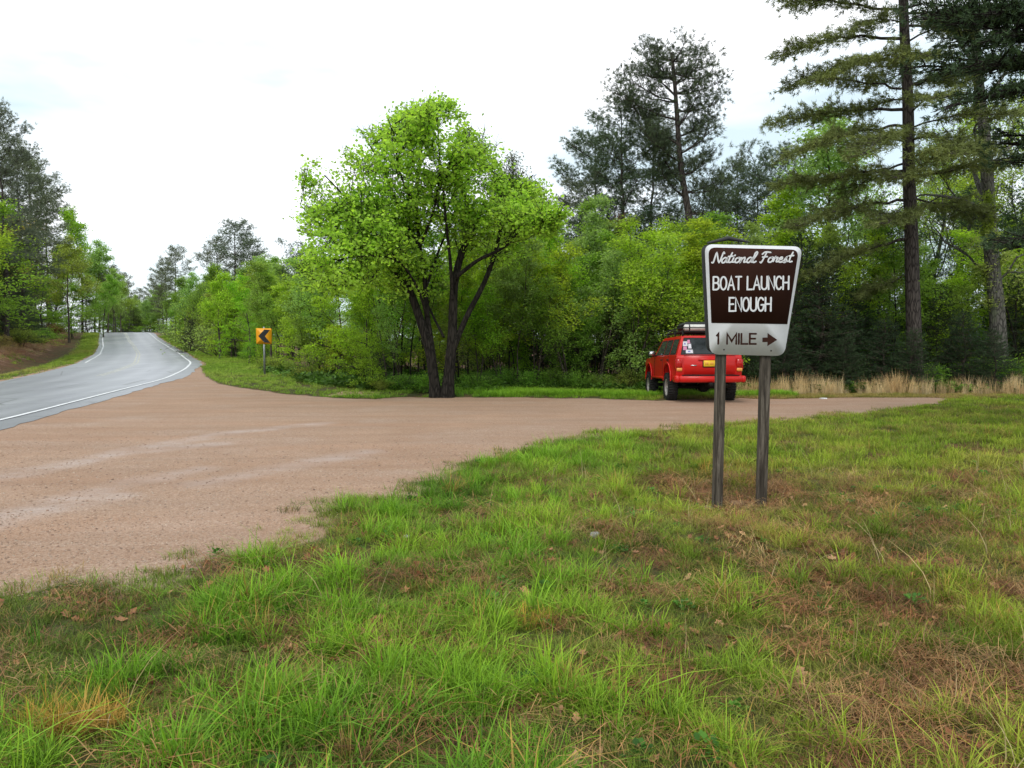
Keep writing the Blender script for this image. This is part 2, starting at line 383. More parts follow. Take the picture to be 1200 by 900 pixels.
# ------------------------------------------------------------------ road
q = Mat('asphalt', .36, .5)
vec = q.coord(); f = q.noise(vec, 60, 4, .7); b = q.noise(q.coord((.6, .12, 1)), 1.2, 4, .6)
c = q.mix(.5, q.ramp(f, [(.3, (.24, .24, .255)), (.7, (.36, .36, .38))]), q.ramp(b, [(.35, (.24, .24, .26)), (.65, (.37, .37, .395))]))
cr = q.n('TexVoronoi', feature='DISTANCE_TO_EDGE'); cr.inputs['Scale'].default_value = .22; q.l(q.mix(.06, vec, q.noise(vec, 1.5), 'ADD'), cr.inputs['Vector'])
wt = q.ramp(q.math('ADD', q.attr('v'), q.math('MULTIPLY', q.math('SUBTRACT', b, .5), .04)), [(0.02, (.8, .8, .8)), (.10, (1.06, 1.06, 1.06)), (.17, (.86, .86, .87)), (.28, (1.06, 1.06, 1.05)), (.37, (.86, .86, .87)), (.48, (1.0, 1.0, 1.0)), (.60, (.86, .86, .87)), (.70, (1.06, 1.06, 1.05)), (.80, (.86, .86, .87)), (.95, (1.0, 1.0, 1.0))])
c = q.mix(1.0, c, wt, 'MULTIPLY')
c = q.mix(q.ramp(cr.outputs[0], [(.0, (.75, .75, .75)), (.010, (0, 0, 0))]), c, (.06, .06, .06))
q.base(c); q.bump(f, .25, .004); M['asphalt'] = q.m
q = Mat('road_paint', .6, .4)
q.base(q.ramp(q.noise(q.coord(), 6, 6, .8), [(.36, (.36, .36, .37)), (.52, (.78, .78, .77))])); M['paint'] = q.m
q = Mat('worn_paint', .6, .4)
q.base(q.ramp(q.noise(q.coord(), 3, 6, .75), [(.35, (.34, .33, .31)), (.6, (.60, .58, .48))])); M['paint_y'] = q.m
ry = np.concatenate([np.arange(-38, 60, .5), np.arange(60, 190, 2.0)])
def strip(name, t0, t1, dz, mat, nseg=1, rag=None, y0=-40, y1=400, parent=None):
    yy = ry[(ry >= y0) & (ry <= y1)]; g = Geo(); rows = []
    for k in range(nseg + 1):
        tk = np.full(len(yy), t0 + (t1 - t0) * k / nseg)
        if rag is not None and k == 0: tk = tk + rag(yy)
        x = x_near(yy) - tk / cosr(yy); rows.append(np.c_[x, yy, road_z(tk, yy) + dz])
    V = np.stack(rows, 1).reshape(-1, 3); w = nseg + 1
    i = np.arange(len(yy) - 1)[:, None] * w + np.arange(nseg)[None, :]
    g.add(V, np.stack([i, i + w, i + w + 1, i + 1], -1).reshape(-1, 4), np.clip(np.tile(np.linspace(t0, t1, w) / RW, len(yy)), 0, 1)); return g.obj(name, mat, parent)
rd = strip('road', -.55, RW + .25, .008, M['asphalt'], 10, lambda y: -.35 * (fbm(y, y * 0, .35, 3) - .3) - .3 * (fbm(y, y * 0, 1.7, 5) - .5))
tag(rd, 'grey two-lane asphalt road curving away over a rise', kind='structure')
tag(strip('edge_line', -.06, .06, .014, M['paint']), 'white edge line on the gravel side of the road', kind='structure')
tag(strip('edge_line', RW - .3, RW - .18, .014, M['paint'], y0=52), 'thin edge line along the bank side of the road', kind='structure')
for o_, (a, b_) in enumerate(((RW / 2 - .17, RW / 2 - .06), (RW / 2 + .06, RW / 2 + .17))):
    tag(strip('centre_line', a, b_, .014, M['paint_y'], y0=36), 'pale worn double centre line of the road', kind='structure')

# ------------------------------------------------------------------ trees
def unit(v): return v / (np.linalg.norm(v, axis=-1, keepdims=True) + 1e-9)
def rot_about(v, k, a): return v * math.cos(a) + np.cross(k, v) * math.sin(a) + k * np.dot(k, v) * (1 - math.cos(a))
def leaves(g, rng, sites, k, spread, size, flat=.5, vclump=None, ratio=.55):
    """k leaves about each site; four-cornered, each turned its own way."""
    n = len(sites) * k
    c = np.repeat(sites, k, 0) + rng.normal(size=(n, 3)) * spread * np.array([1, 1, flat])
    d = rng.normal(size=(n, 3)); d[:, 2] *= .55; d[:, 2] -= .25; d = unit(d)
    nr = rng.normal(size=(n, 3)) * .75; nr[:, 2] += 1.0
    s = unit(np.cross(d, nr)); L = size * rng.uniform(.6, 1.25, n)[:, None]
    V = np.stack([c, c + d * L * .45 + s * L * ratio * .5, c + d * L, c + d * L * .45 - s * L * ratio * .5], 1).reshape(-1, 3)
    vc = rng.normal(.5, .22, len(sites)) if vclump is None else vclump
    v = np.clip(np.repeat(vc, k) + rng.normal(0, .13, n), 0, 1)
    g.add(V, np.arange(n * 4).reshape(-1, 4), np.repeat(v, 4))
def needles(g, rng, sites, dirs, k, length, width, vclump=None, stiff=.9):
    n = len(sites) * k
    b = np.repeat(sites, k, 0) + rng.normal(size=(n, 3)) * length * .16
    d = unit(np.repeat(unit(dirs), k, 0) * stiff + rng.normal(size=(n, 3)) * .62)
    s = unit(np.cross(d, rng.normal(size=(n, 3)))); L = length * rng.uniform(.65, 1.2, n)[:, None]
    V = np.stack([b - s * width / 2, b + s * width / 2, b + d * L], 1).reshape(-1, 3)
    vc = rng.normal(.5, .17, len(sites)) if vclump is None else vclump
    v = np.clip(np.repeat(vc, k) + rng.normal(0, .10, n), 0, 1)
    g.add(V, np.arange(n * 3).reshape(-1, 3), np.repeat(v, 3))

def grow(g, rng, p, d, L, r, depth, sites, up=.12, wob=.16, kids=(4, 6), ang=(.5, .95), ratio=.62, first=.3, k=5, leafdepth=1):
    n = max(4, int(3 + L / .35)); pts = [p]; dd = d.copy()
    for i in range(n):
        dd = unit(dd + rng.normal(size=3) * wob + np.array([0, 0, up])); pts.append(pts[-1] + dd * L / n)
    pts = np.array(pts); g.tube(pts, np.linspace(r, max(r * .42, .004), n + 1), k if depth > 1 else 4, .5)
    if depth <= leafdepth:
        for t in np.linspace(.35, 1, max(2, int(L / .28))): sites.append(pts[min(n, int(t * n))])
    if depth == 0: return
    for _ in range(rng.integers(kids[0], kids[1] + 1)):
        t = rng.uniform(first, 1); i = min(n - 1, int(t * n)); q = pts[i]; base = unit(pts[i + 1] - pts[i])
        perp = unit(np.cross(base, rng.normal(size=3))); nd = rot_about(base, perp, rng.uniform(*ang))
        grow(g, rng, q, nd, L * ratio * rng.uniform(.75, 1.15) * (1.15 - .45 * t), max(r * (1 - .58 * t) * .55, .005), depth - 1, sites, up, wob, kids, ang, ratio, .25, k, leafdepth)

PROTO = {}

def register(key, name, wood_g, crown_g, bark, leafm, height):
    PROTO[key] = (name, wood_g.mesh('trunk', bark, True), crown_g.mesh('crown', leafm), height)
def hardwood(key, seed, Ht, r, n_limb, first, spread_ang, k_leaf, sp, size, stems=1, bark='bark_brown', limb_l=.42, up=.10, flat=.5, depth=2):
    rng = np.random.default_rng(seed); w, cr = Geo(), Geo(); sites = []
    for s in range(stems):
        a = rng.uniform(0, 2 * PI); lean = .05 if stems == 1 else .2
        n = 12; pts = [np.array([math.cos(a) * .12 * (stems > 1), math.sin(a) * .12 * (stems > 1), -.15])]; dd = unit(np.array([math.cos(a) * lean, math.sin(a) * lean, 1.0]))
        for i in range(n): dd = unit(dd + rng.normal(size=3) * .06 + np.array([0, 0, .04])); pts.append(pts[-1] + dd * Ht * rng.uniform(.95, 1.0) / n)
        pts = np.array(pts); rr = r * (1 - .85 * np.linspace(0, 1, n + 1)); rr[0] *= 1.35; w.tube(pts, rr, 8)
        for q in range(n_limb):
            t = first + (1 - first) * (q + rng.uniform(0, .9)) / n_limb; f = t * n; i = min(n - 1, int(f)); p = pts[i] + (pts[i + 1] - pts[i]) * (f - i)
            a = q * 2.4 + rng.uniform(-.5, .5); el = rng.uniform(*spread_ang) + .5 * t
            d = np.array([math.cos(a) * math.cos(el), math.sin(a) * math.cos(el), math.sin(el)])
            grow(w, rng, p, d, Ht * limb_l * (1.15 - .75 * t) * rng.uniform(.7, 1.1), r * .42 * (1.1 - t), depth, sites, up)
        sites += [pts[-1], pts[-2]]
    S = np.array(sites); leaves(cr, rng, S, k_leaf, sp, size, flat)
    register(key, 'hardwood_tree', w, cr, M[bark], M['leaf'], S[:, 2].max() + sp)

def bough(w, rng, base, tip, sag, width, r, T, D, step=.16, start=.25, rise_=.1, dens=1.0, clumpy=False):
    """A conifer limb with side twigs; T, D collect where the needle tufts sit and which way they point."""
    base, tip = np.asarray(base, float), np.asarray(tip, float); L = np.linalg.norm(tip - base); n = max(5, int(L / .35))
    t = np.linspace(0, 1, n + 1)[:, None]; pts = base + (tip - base) * t; pts[:, 2] += sag * 4 * (t * (1 - t))[:, 0]
    pts[1:-1] += rng.normal(size=(n - 1, 3)) * .03 * L / 3
    w.tube(pts, np.linspace(r, .008, n + 1), 5)
    if clumpy:
        for s in list(np.arange(start * L, L, .36)) + [L]:
            f = s / L * n; i = min(n - 1, int(f)); p = pts[i] + (pts[i + 1] - pts[i]) * (f - i); ax = unit(pts[min(i + 1, n)] - pts[i])
            side = unit(np.cross(ax, np.array([0, 0, 1.0])))
            for sg in (-1, 0, 1):
                if rng.random() > dens * (.6 if sg == 0 else .85): continue
                d = unit(ax * rng.uniform(.3, .9) + side * sg * rng.uniform(.5, 1.1) + np.array([0, 0, rng.uniform(.0, .75)])); e = p + d * width * rng.uniform(.35, 1.25)
                w.tube(np.array([p, (p + e) / 2 + rng.normal(size=3) * .04, e]), [.016, .011, .007], 3)
                m = int(rng.integers(6, 12)); o = rng.normal(size=(m, 3)) * np.array([.19, .19, .13])
                for q_ in o: T.append(e + q_); D.append(unit(q_ + d * .08 + np.array([0, 0, .07])))
        return
    for s in np.arange(start * L, L, step):
        f = s / L * n; i = min(n - 1, int(f)); p = pts[i] + (pts[i + 1] - pts[i]) * (f - i); ax = unit(pts[i + 1] - pts[i])
        side = unit(np.cross(ax, np.array([0, 0, 1.0]))); u = (s / L - start) / (1 - start)
        wl_ = width * (.35 + 1.0 * math.sin(PI * min(1, u * .8 + .12))) * rng.uniform(.55, 1.15)
        for sg in (-1, 1):
            if rng.random() > dens: continue
            d = unit(ax * rng.uniform(.5, 1.1) + side * sg + np.array([0, 0, rng.uniform(-.15, .3) + rise_]))
            e = p + d * wl_ + rng.normal(size=3) * .04
            if wl_ > .3: w.tube(np.array([p, (p + e) / 2 + rng.normal(size=3) * .02, e]), [.012, .009, .005], 3)
            m = max(1, int(wl_ / .17))
            for j in range(m):
                T.append(p + (e - p) * (j + 1) / m + rng.normal(size=3) * .04); D.append(d + np.array([0, 0, .25]))
    T.append(pts[-1]); D.append(unit(pts[-1] - pts[-2]))
def pine(key, seed, Ht, r, z0, maxlen, k=14, nl=.19, nw=.014, prof='round', n_b=46, sag=.12, dead=7, step=.2, bark='bark_pine', elev=(0, .5), width=.55, name='pine_tree', lean=0.0, dens=1.0):
    rng = np.random.default_rng(seed); w, cr = Geo(), Geo(); n = 16
    z = np.linspace(-.15, Ht, n + 1); pts = np.c_[lean * (np.clip(z, 0, None) / Ht) ** 1.6 * Ht + np.cumsum(rng.normal(0, .05, n + 1)), np.cumsum(rng.normal(0, .05, n + 1)), z]
    rr = r * (1 - .88 * np.linspace(0, 1, n + 1) ** 1.1); rr[0] *= 1.3; w.tube(pts, rr, 9); T, D = [], []
    at = lambda zz: np.array([np.interp(zz, z, pts[:, i]) for i in range(3)])
    for i in range(n_b):
        f = (i + rng.uniform(0, 1)) / n_b; zz = Ht * (z0 + (1 - z0) * f)
        if prof == 'round': L = maxlen * (math.sin(PI * min(1, .16 + .80 * f)) ** .7) * rng.uniform(.5, 1.1)
        elif prof == 'cone': L = maxlen * (1.02 - f) * rng.uniform(.75, 1.1) + .12
        else: L = maxlen * (1 - .55 * f) * rng.uniform(.5, 1.15)
        a = i * 2.39996 + rng.uniform(-.4, .4); el = elev[0] + (elev[1] - elev[0]) * f + rng.uniform(-.15, .15)
        b = at(zz); tip = b + L * np.array([math.cos(a) * math.cos(el), math.sin(a) * math.cos(el), math.sin(el)])
        bough(w, rng, b, tip, sag * rng.uniform(-1, .6), width, max(.014, r * .28 * (1.1 - f)), T, D, step, .42 if prof != 'cone' else .1, dens=dens, clumpy=prof != 'cone')
    for i in range(dead):
        zz = Ht * rng.uniform(.2, z0 + .1); a = rng.uniform(0, 2 * PI); L = rng.uniform(.5, 1.3) * maxlen * .5; b = at(zz)
        w.tube(np.array([b, b + L * .5 * np.array([math.cos(a), math.sin(a), .1]), b + L * np.array([math.cos(a + .2), math.sin(a + .2), -.05])]), [.025, .015, .006], 4)
    T.append(at(Ht)); D.append(np.array([0, 0, 1.0]))
    T, D = np.array(T), np.array(D); needles(cr, rng, T, D, k, nl, nw)
    register(key, name, w, cr, M[bark], M['needle'], Ht + nl)

hardwood('H1', 1, 7.5, .11, 13, .32, (.05, .55), 13, .19, .135)
hardwood('H2', 2, 8.0, .085, 14, .34, (.2, .7), 11, .18, .13, limb_l=.33)
hardwood('H3', 3, 6.5, .11, 15, .15, (-.05, .35), 15, .20, .135, limb_l=.5, up=.03, flat=.25)
hardwood('H4', 4, 7.0, .055, 11, .25, (.3, .8), 6, .17, .125, stems=2, limb_l=.34)
hardwood('H5', 5, 9.0, .13, 14, .4, (.3, .8), 8, .18, .09, bark='bark_grey', limb_l=.36)
hardwood('H6', 6, 5.5, .035, 14, .10, (-.1, .5), 4, .14, .12, stems=2, limb_l=.26, flat=.3, bark='bark_dark')
hardwood('H7', 7, 7.0, .05, 12, .34, (.0, .6), 5, .16, .12, stems=1, limb_l=.28, flat=.3, bark='bark_dark')
hardwood('H8', 9, 8.0, .04, 12, .42, (.25, .8), 7, .17, .12, stems=1, limb_l=.20, flat=.35, bark='bark_brown')
hardwood('H9', 10, 8.5, .05, 16, .30, (.0, .6), 7, .18, .125, stems=1, limb_l=.26, flat=.3, bark='bark_dark')
pine('P1', 11, 15.0, .17, .46, 3.2, k=13, nl=.17, nw=.020, prof='round', n_b=44, elev=(.1, .85))
pine('P2', 12, 14.0, .14, .36, 2.8, k=13, nl=.17, nw=.020, prof='round', n_b=46, sag=.05, elev=(0, .8))
pine('P3', 13, 11.0, .11, .12, 2.6, k=13, nl=.17, nw=.020, prof='mid', n_b=52, elev=(-.05, .7), dens=.8)
pine('C1', 14, 6.5, .10, .03, 1.9, k=12, nl=.13, nw=.016, prof='cone', n_b=110, dead=0, step=.17, elev=(-.1, .6), width=.40, name='cedar_tree', bark='bark_brown')
pine('C2', 15, 5.0, .09, .02, 2.1, k=12, nl=.13, nw=.016, prof='cone', n_b=84, dead=0, step=.17, elev=(0, .5), width=.45, name='cedar_tree', bark='bark_brown')
def shrub(key, seed, h, w_, n, k_leaf, size, flat=.6):
    rng = np.random.default_rng(seed); w, cr = Geo(), Geo(); sites = []
    for i in range(n):
        a = rng.uniform(0, 2 * PI); el = rng.uniform(.5, 1.4)
        grow(w, rng, np.array([math.cos(a) * .1, math.sin(a) * .1, -.05]), np.array([math.cos(a) * math.cos(el), math.sin(a) * math.cos(el), math.sin(el)]), h * rng.uniform(.5, .8), .02, 2, sites, .05, .2, (3, 5))
    S = np.array(sites); S[:, :2] *= w_; S[:, 2] = np.clip(S[:, 2], .08, None)
    leaves(cr, rng, S, k_leaf, .12, size, flat)
    PROTO[key] = ('shrub', w.mesh('stem', M['bark_brown'], True), cr.mesh('foliage', M['leaf']), S[:, 2].max() + .1)
shrub('S1', 21, 1.8, 1.15, 12, 8, .085); shrub('S2', 22, 1.3, 1.3, 12, 9, .07); shrub('S3', 23, 2.4, 1.0, 10, 6, .08)

YG, BG, MG, PG, OL, TN = (.40, .58, .06), (.31, .55, .05), (.25, .42, .07), (.37, .52, .17), (.31, .41, .09), (.38, .32, .14)
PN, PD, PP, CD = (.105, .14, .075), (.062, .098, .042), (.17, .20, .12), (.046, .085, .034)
rpl = np.random.default_rng(5); gl = 'trees on the bank beyond the road'
def place(key, u, ytop, d, col, label, group=None, sx=1.0, rz=None, cat=None, x=None, h=None):
    name, tm, cm, ph = PROTO[key]
    if group == gl and x is None:                            # stand them up on the bank, clear of the road
        off = 6.5 + (d % 7) * .8; d = max(d, 42.0)
        while d < 150 and lat((u - 600) / 900 * d, d) - RW < (off if u < 80 else 3.5): d += 1.0
    X = (u - 600) / 900 * d if x is None else x
    z = float(H(X, d)); hh = (P(u, ytop, d)[2] - z) if h is None else h
    s = hh / ph
    root = empty(name, (X, d, z - .02), rpl.uniform(0, 2 * PI) if rz is None else rz)
    root.scale = (s * sx, s * sx, s)
    for nm, me in ((tm.name.split('.')[0], tm), (cm.name.split('.')[0], cm)):
        o = bpy.data.objects.new(nm, me); link(o, root)
        j = rpl.normal(1, .05, 3); o.color = (col[0] * j[0], col[1] * j[1], col[2] * j[2], 1)
    tag(root, label, cat or ('shrub' if name == 'shrub' else 'tree'), group); return root

gl = 'trees on the bank beyond the road'
place('P1', -34, 95, 39, PP, 'tall pine cut by the photo edge, highest tree on the road bank', gl)
place('P2', 8, 136, 42, PP, 'tall thin grey-green pine whose top stands highest in view above the bank', gl)
place('P1', 36, 188, 46, PP, 'airy grey-green pine just beside the highest pine of the bank', gl, rz=2)
place('P2', 60, 226, 54, PN, 'shorter pine at the road end of the bank pines', gl)
place('H1', 4, 236, 37, YG, 'yellow-green tree in front of the tall pines on the bank', gl, sx=1.1)
place('H1', 98, 240, 62, BG, 'bright green tree, the greenest on the road bank', gl, sx=.8)
place('H5', 64, 248, 51, TN, 'tan budding tree between the pines and the bright green tree', gl, sx=1.1)
place('H2', 82, 272, 66, OL, 'olive tree behind the bright green tree on the bank', gl)
place('C1', 10, 290, 35.5, PD, 'dark cedar low on the bank under the yellow-green tree', gl, sx=1.3)
place('C2', 40, 315, 40, PD, 'dark wide cedar on the bank over the brown bracken', gl, sx=1.2)
place('H4', 62, 285, 47, TN, 'thin brownish sapling above the brown slope of the bank', gl)
place('H3', 86, 318, 54, MG, 'low green tree at the foot of the bright green tree', gl, sx=1.1)
place('C1', 66, 330, 51, PN, 'narrow dark cedar in the middle of the bank', gl)
place('H2', 112, 280, 80, PG, 'pale green tree where the bank narrows beside the road', gl)
place('C1', 104, 335, 74, PN, 'small dark cedar close to the far verge of the road', gl)
place('H3', 118, 312, 98, MG, 'green tree on the verge near the top of the rise', gl)
fl = 'trees beyond the crest of the road'
for i_, (u, yt) in enumerate(((118, 350), (126, 345), (135, 352), (143, 350), (151, 356), (158, 358), (165, 360), (172, 358), (180, 354), (188, 350), (195, 345), (147, 366), (162, 368), (176, 366))):
    place(('H1', 'H3', 'C1')[i_ % 3], u, yt, 150 + (i_ * 7) % 30, (PG, MG, PP)[i_ % 3], ('pale rounded tree', 'greener spreading tree', 'grey cedar')[i_ % 3] + ' low beyond the crest of the road', fl, sx=1.5)
for (k, u, yt, d, c) in (('H2', 128, 312, 128, PG), ('P2', 136, 314, 150, PP), ('H1', 143, 328, 140, OL), ('H2', 152, 333, 165, PG), ('P2', 147, 322, 170, PP), ('H2', 160, 344, 175, PG), ('P2', 166, 340, 190, PP),
                         ('H2', 173, 338, 185, PG), ('P1', 180, 334, 180, PP), ('H1', 186, 330, 160, MG), ('P2', 192, 318, 150, PP), ('H2', 122, 320, 112, MG), ('H1', 134, 336, 132, PG), ('H4', 170, 352, 160, PG), ('H4', 158, 356, 155, PG), ('H2', 178, 350, 150, PG)):
    place(k, u, yt, d, c, {'P': 'distant grey pine', 'H': 'distant pale hardwood'}[k[0]] + ' in the gap beyond the crest of the road', fl)
for i_, yy in enumerate(range(52, 128, 3)):
    t_ = RW + 7 + (i_ * 5 % 9); k_ = ('H1', 'P2', 'H3', 'C1', 'H2', 'P3', 'H1', 'C2')[i_ % 8]; hh_ = (12, 19, 10, 9, 14, 15, 13, 8)[i_ % 8] * rpl.uniform(.85, 1.15) * (1 - .18 * (yy > 95))
    place(k_, 0, 0, yy, (YG, PP, MG, PD, OL, PN, TN, PD)[i_ % 8], ('yellow-green rounded tree', 'grey-green pine', 'green layered tree', 'dark cedar', 'olive slim tree', 'open pine', 'tan budding tree', 'dark broad cedar')[i_ % 8] + (' low on the near bank', ' midway along the bank', ' at the far end of the bank')[min(2, (yy - 52) // 26)], 'mixed trees filling the wood on the bank', x=float(x_near(yy) - t_ / cosr(yy)), h=hh_, sx=1.25)
gr = 'trees in the wood edge between road and maple'
place('P1', 206, 292, 118, PP, 'pine closest to the road crest on the chevron side', gr, rz=1)
place('P2', 196, 305, 125, PP, 'slender pine behind the pine closest to the road crest', gr)
place('H1', 212, 322, 100, MG, 'mid green tree under the pine closest to the crest', gr)
place('H2', 226, 318, 90, PG, 'pale green tree between the two pine clusters by the road', gr)
place('P1', 276, 264, 78, PP, 'wide pine topping the wood edge above the yellow-green tree', gr, sx=1.25)
place('P2', 258, 282, 84, PP, 'narrow pine joined to the wide pine above the wood edge', gr)
place('P2', 297, 285, 82, PN, 'pine at the chevron side of the wide pine', gr)
place('H1', 244, 306, 74, OL, 'olive tree in front of the narrow pine by the road', gr)
place('H1', 258, 314, 58, YG, 'golden-green round tree midway along the verge', gr, sx=1.0)
place('H3', 292, 318, 50, BG, 'vivid green tree just behind the chevron sign', gr, sx=.85)
place('H2', 326, 297, 62, MG, 'green tree top showing above the chevron sign trees', gr, sx=1.2)
place('P3', 345, 292, 58, PN, 'pine whose top shows between the chevron sign and the maple', gr)
place('H1', 318, 316, 44, MG, 'mid green tree directly behind the chevron sign post', gr)
place('H3', 352, 305, 38, YG, 'yellow-green layered tree beside the chevron sign', gr, sx=.9)
place('H3', 398, 300, 31, YG, 'low spreading yellow-green tree under the maple crown', gr, sx=.95)
place('H3', 432, 316, 27.5, BG, 'layered bright green tree touching the maple crown', gr, sx=.8)
place('H1', 372, 330, 34, MG, 'green tree low between the chevron sign and the maple', gr)
place('C1', 443, 392, 26, PD, 'ivy-dark small evergreen nearest the maple trunks', gr)
place('C2', 224, 374, 74, PD, 'dark low cedar nearest the road crest', gr)
gm = 'hardwoods behind the lot and maple'
for (k, u, yt, d, c, lb, sx) in (
    ('H2', 462, 300, 30, MG, 'slim green tree showing past the road side of the maple crown', 1.0), ('H2', 490, 330, 33, MG, 'green tree hidden low behind the maple trunks', 1.1),
    ('H1', 535, 320, 31, YG, 'yellow-green tree filling the gap behind the maple trunks', 1.0), ('H5', 596, 186, 37, (.16, .17, .10), 'grey-green airy tree rising over the maple shoulder', 1.0),
    ('H2', 618, 215, 34, OL, 'olive slim tree between the airy tree and the round yellow-green one', 1.0), ('H1', 645, 226, 27, YG, 'round yellow-green tree standing next after the maple', .85),
    ('H4', 672, 275, 24.8, YG, 'young pale tree with thin stems by the lit grass strip', 1.2), ('H4', 700, 285, 25.5, PG, 'pale young tree under the pine with the rusty trunk', 1.2),
    ('H4', 735, 270, 25.2, YG, 'young yellow-green tree between rusty pine and red car', 1.2), ('H4', 762, 300, 26.5, PG, 'pale thin-stemmed tree right behind the red car roof', 1.3),
    ('H2', 790, 290, 28, OL, 'olive sapling behind the red car roof rack', 1.0), ('H4', 560, 330, 24.5, BG, 'fresh green sapling closest to the maple trunks', 1.2),
    ('H4', 590, 345, 24.2, YG, 'low yellow-green sapling at the start of the lit grass', 1.3), ('H4', 625, 320, 24.6, MG, 'green sapling behind the lit grass strip', 1.2)):
    place(k, u, yt, d, c, lb, gm, sx=sx)
fg = 'background hardwoods deep in the woods'
for (k, u, yt, d) in (('H2', 470, 335, 42), ('H2', 515, 345, 44), ('H2', 555, 330, 46), ('H2', 590, 310, 45), ('H1', 640, 300, 42), ('H2', 680, 320, 44), ('H2', 715, 330, 46), ('H1', 750, 325, 42), ('H2', 785, 330, 45), ('H1', 820, 320, 43),
                      ('H1', 430, 340, 44), ('H2', 395, 345, 50), ('H2', 860, 330, 46), ('H2', 880, 315, 42), ('H2', 605, 350, 52), ('H2', 665, 345, 54), ('H2', 735, 350, 55), ('H2', 540, 360, 55), ('H2', 800, 350, 56)):
    place(k, u, yt, d, MG if u % 2 else OL, 'mid green hardwood deep in the wood behind the lot', fg)
gp = 'tall pines behind the red car'
place('P2', 728, 128, 35, PN, 'tall pine with a rusty patch of dead needles on its trunk', gp, sx=1.15)
place('P2', 697, 168, 38, PN, 'pine on the maple side of the rusty-trunked pine', gp, sx=1.1)
place('P3', 672, 222, 36, PP, 'lowest airy pine of the cluster behind the round tree', gp)
place('P2', 762, 142, 38, PN, 'straight pine between the rusty-trunked and the tallest pine', gp)
place('P3', 748, 260, 34, PD, 'short dark pine in the middle of the tall pine cluster', gp)
place('P3', 694, 272, 33, PD, 'short dark pine at the foot of the rusty-trunked pine', gp)
gs = 'slender pines beyond the signboard'
for (k, u, yt, d, lb) in (('P3', 838, 205, 47, 'slender pine just past the tallest pine'), ('P2', 862, 198, 46, 'slender straight pine above the top edge of the signboard'), ('P3', 888, 192, 48, 'slender pine over the signboard corner toward the big pine'),
                          ('P2', 908, 182, 44, 'slender pine closest to the big pine boughs'), ('P3', 822, 250, 44, 'short pine beside the tallest pine trunk')):
    place(k, u, yt, d, PN, lb, gs)
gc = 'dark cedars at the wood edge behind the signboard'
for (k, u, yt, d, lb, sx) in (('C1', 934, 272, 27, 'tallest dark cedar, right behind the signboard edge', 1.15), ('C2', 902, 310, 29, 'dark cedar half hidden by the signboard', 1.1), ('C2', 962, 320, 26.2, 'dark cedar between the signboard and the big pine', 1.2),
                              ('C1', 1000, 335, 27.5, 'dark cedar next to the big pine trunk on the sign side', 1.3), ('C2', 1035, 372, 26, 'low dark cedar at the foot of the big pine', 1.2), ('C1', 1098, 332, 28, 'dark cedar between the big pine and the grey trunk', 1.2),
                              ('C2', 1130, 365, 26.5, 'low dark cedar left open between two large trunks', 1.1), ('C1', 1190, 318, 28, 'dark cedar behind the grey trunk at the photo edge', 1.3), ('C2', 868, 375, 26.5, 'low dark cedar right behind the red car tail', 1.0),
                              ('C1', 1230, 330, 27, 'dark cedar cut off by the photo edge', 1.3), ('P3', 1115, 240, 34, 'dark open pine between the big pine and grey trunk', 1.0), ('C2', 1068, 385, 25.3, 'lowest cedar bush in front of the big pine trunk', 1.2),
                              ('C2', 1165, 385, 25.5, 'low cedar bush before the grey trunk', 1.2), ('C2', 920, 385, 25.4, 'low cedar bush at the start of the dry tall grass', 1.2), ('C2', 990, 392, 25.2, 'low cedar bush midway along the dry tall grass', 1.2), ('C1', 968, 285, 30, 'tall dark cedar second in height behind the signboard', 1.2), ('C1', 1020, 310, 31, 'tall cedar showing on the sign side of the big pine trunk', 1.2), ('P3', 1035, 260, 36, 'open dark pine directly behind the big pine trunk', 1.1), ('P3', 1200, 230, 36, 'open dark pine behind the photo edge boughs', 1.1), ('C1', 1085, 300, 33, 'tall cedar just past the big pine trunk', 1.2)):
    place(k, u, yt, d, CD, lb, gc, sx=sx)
gh = 'pale spring trees behind the big pine'
for (k, u, yt, d, c, lb) in (('H2', 960, 130, 38, PG, 'pale green tree behind the sign-side boughs of the big pine'), ('H5', 1010, 150, 40, PG, 'sparse pale tree right behind the big pine trunk'), ('H5', 1105, 95, 38, YG, 'sparse yellow-green tree between big pine and grey trunk'),
                             ('H5', 1185, 70, 40, YG, 'tall sparse tree beyond the grey trunk'), ('H2', 980, 260, 34, OL, 'olive sapling under the big pine boughs'), ('H2', 1040, 225, 40, OL, 'rounded pale tree low behind the big pine trunk'), ('H2', 935, 205, 36, YG, 'yellow-green tree beyond the tips of the big pine boughs'), ('H5', 1085, 150, 44, PG, 'pale green tree past the big pine trunk, farther in'), ('H5', 1125, 225, 42, MG, 'green rounded tree between the two large trunks'), ('H2', 1160, 180, 46, YG, 'yellow-green tree right behind the grey trunk'), ('H2', 1205, 230, 42, OL, 'pale rounded tree behind the photo edge'), ('H5', 1050, 190, 44, PG, 'faint pale tree behind the middle of the big pine'),
                             ('H4', 1195, 270, 30, YG, 'yellow-green sapling at the photo edge under the grey tree'), ('H5', 1235, 120, 37, PG, 'pale tree just cut by the photo edge'), ('H4', 885, 330, 34, MG, 'green sapling behind the signboard lower corner')):
    place(k, u, yt, d, c, lb, gh)
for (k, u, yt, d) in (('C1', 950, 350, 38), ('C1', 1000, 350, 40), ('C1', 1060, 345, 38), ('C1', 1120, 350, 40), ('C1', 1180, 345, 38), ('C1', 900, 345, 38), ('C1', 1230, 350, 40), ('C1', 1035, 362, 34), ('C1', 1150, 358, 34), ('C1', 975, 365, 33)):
    place(k, u, yt, d, PD, 'dark cedar deep in the wood behind the dry grass', 'background cedars deep in the woods', sx=1.4)
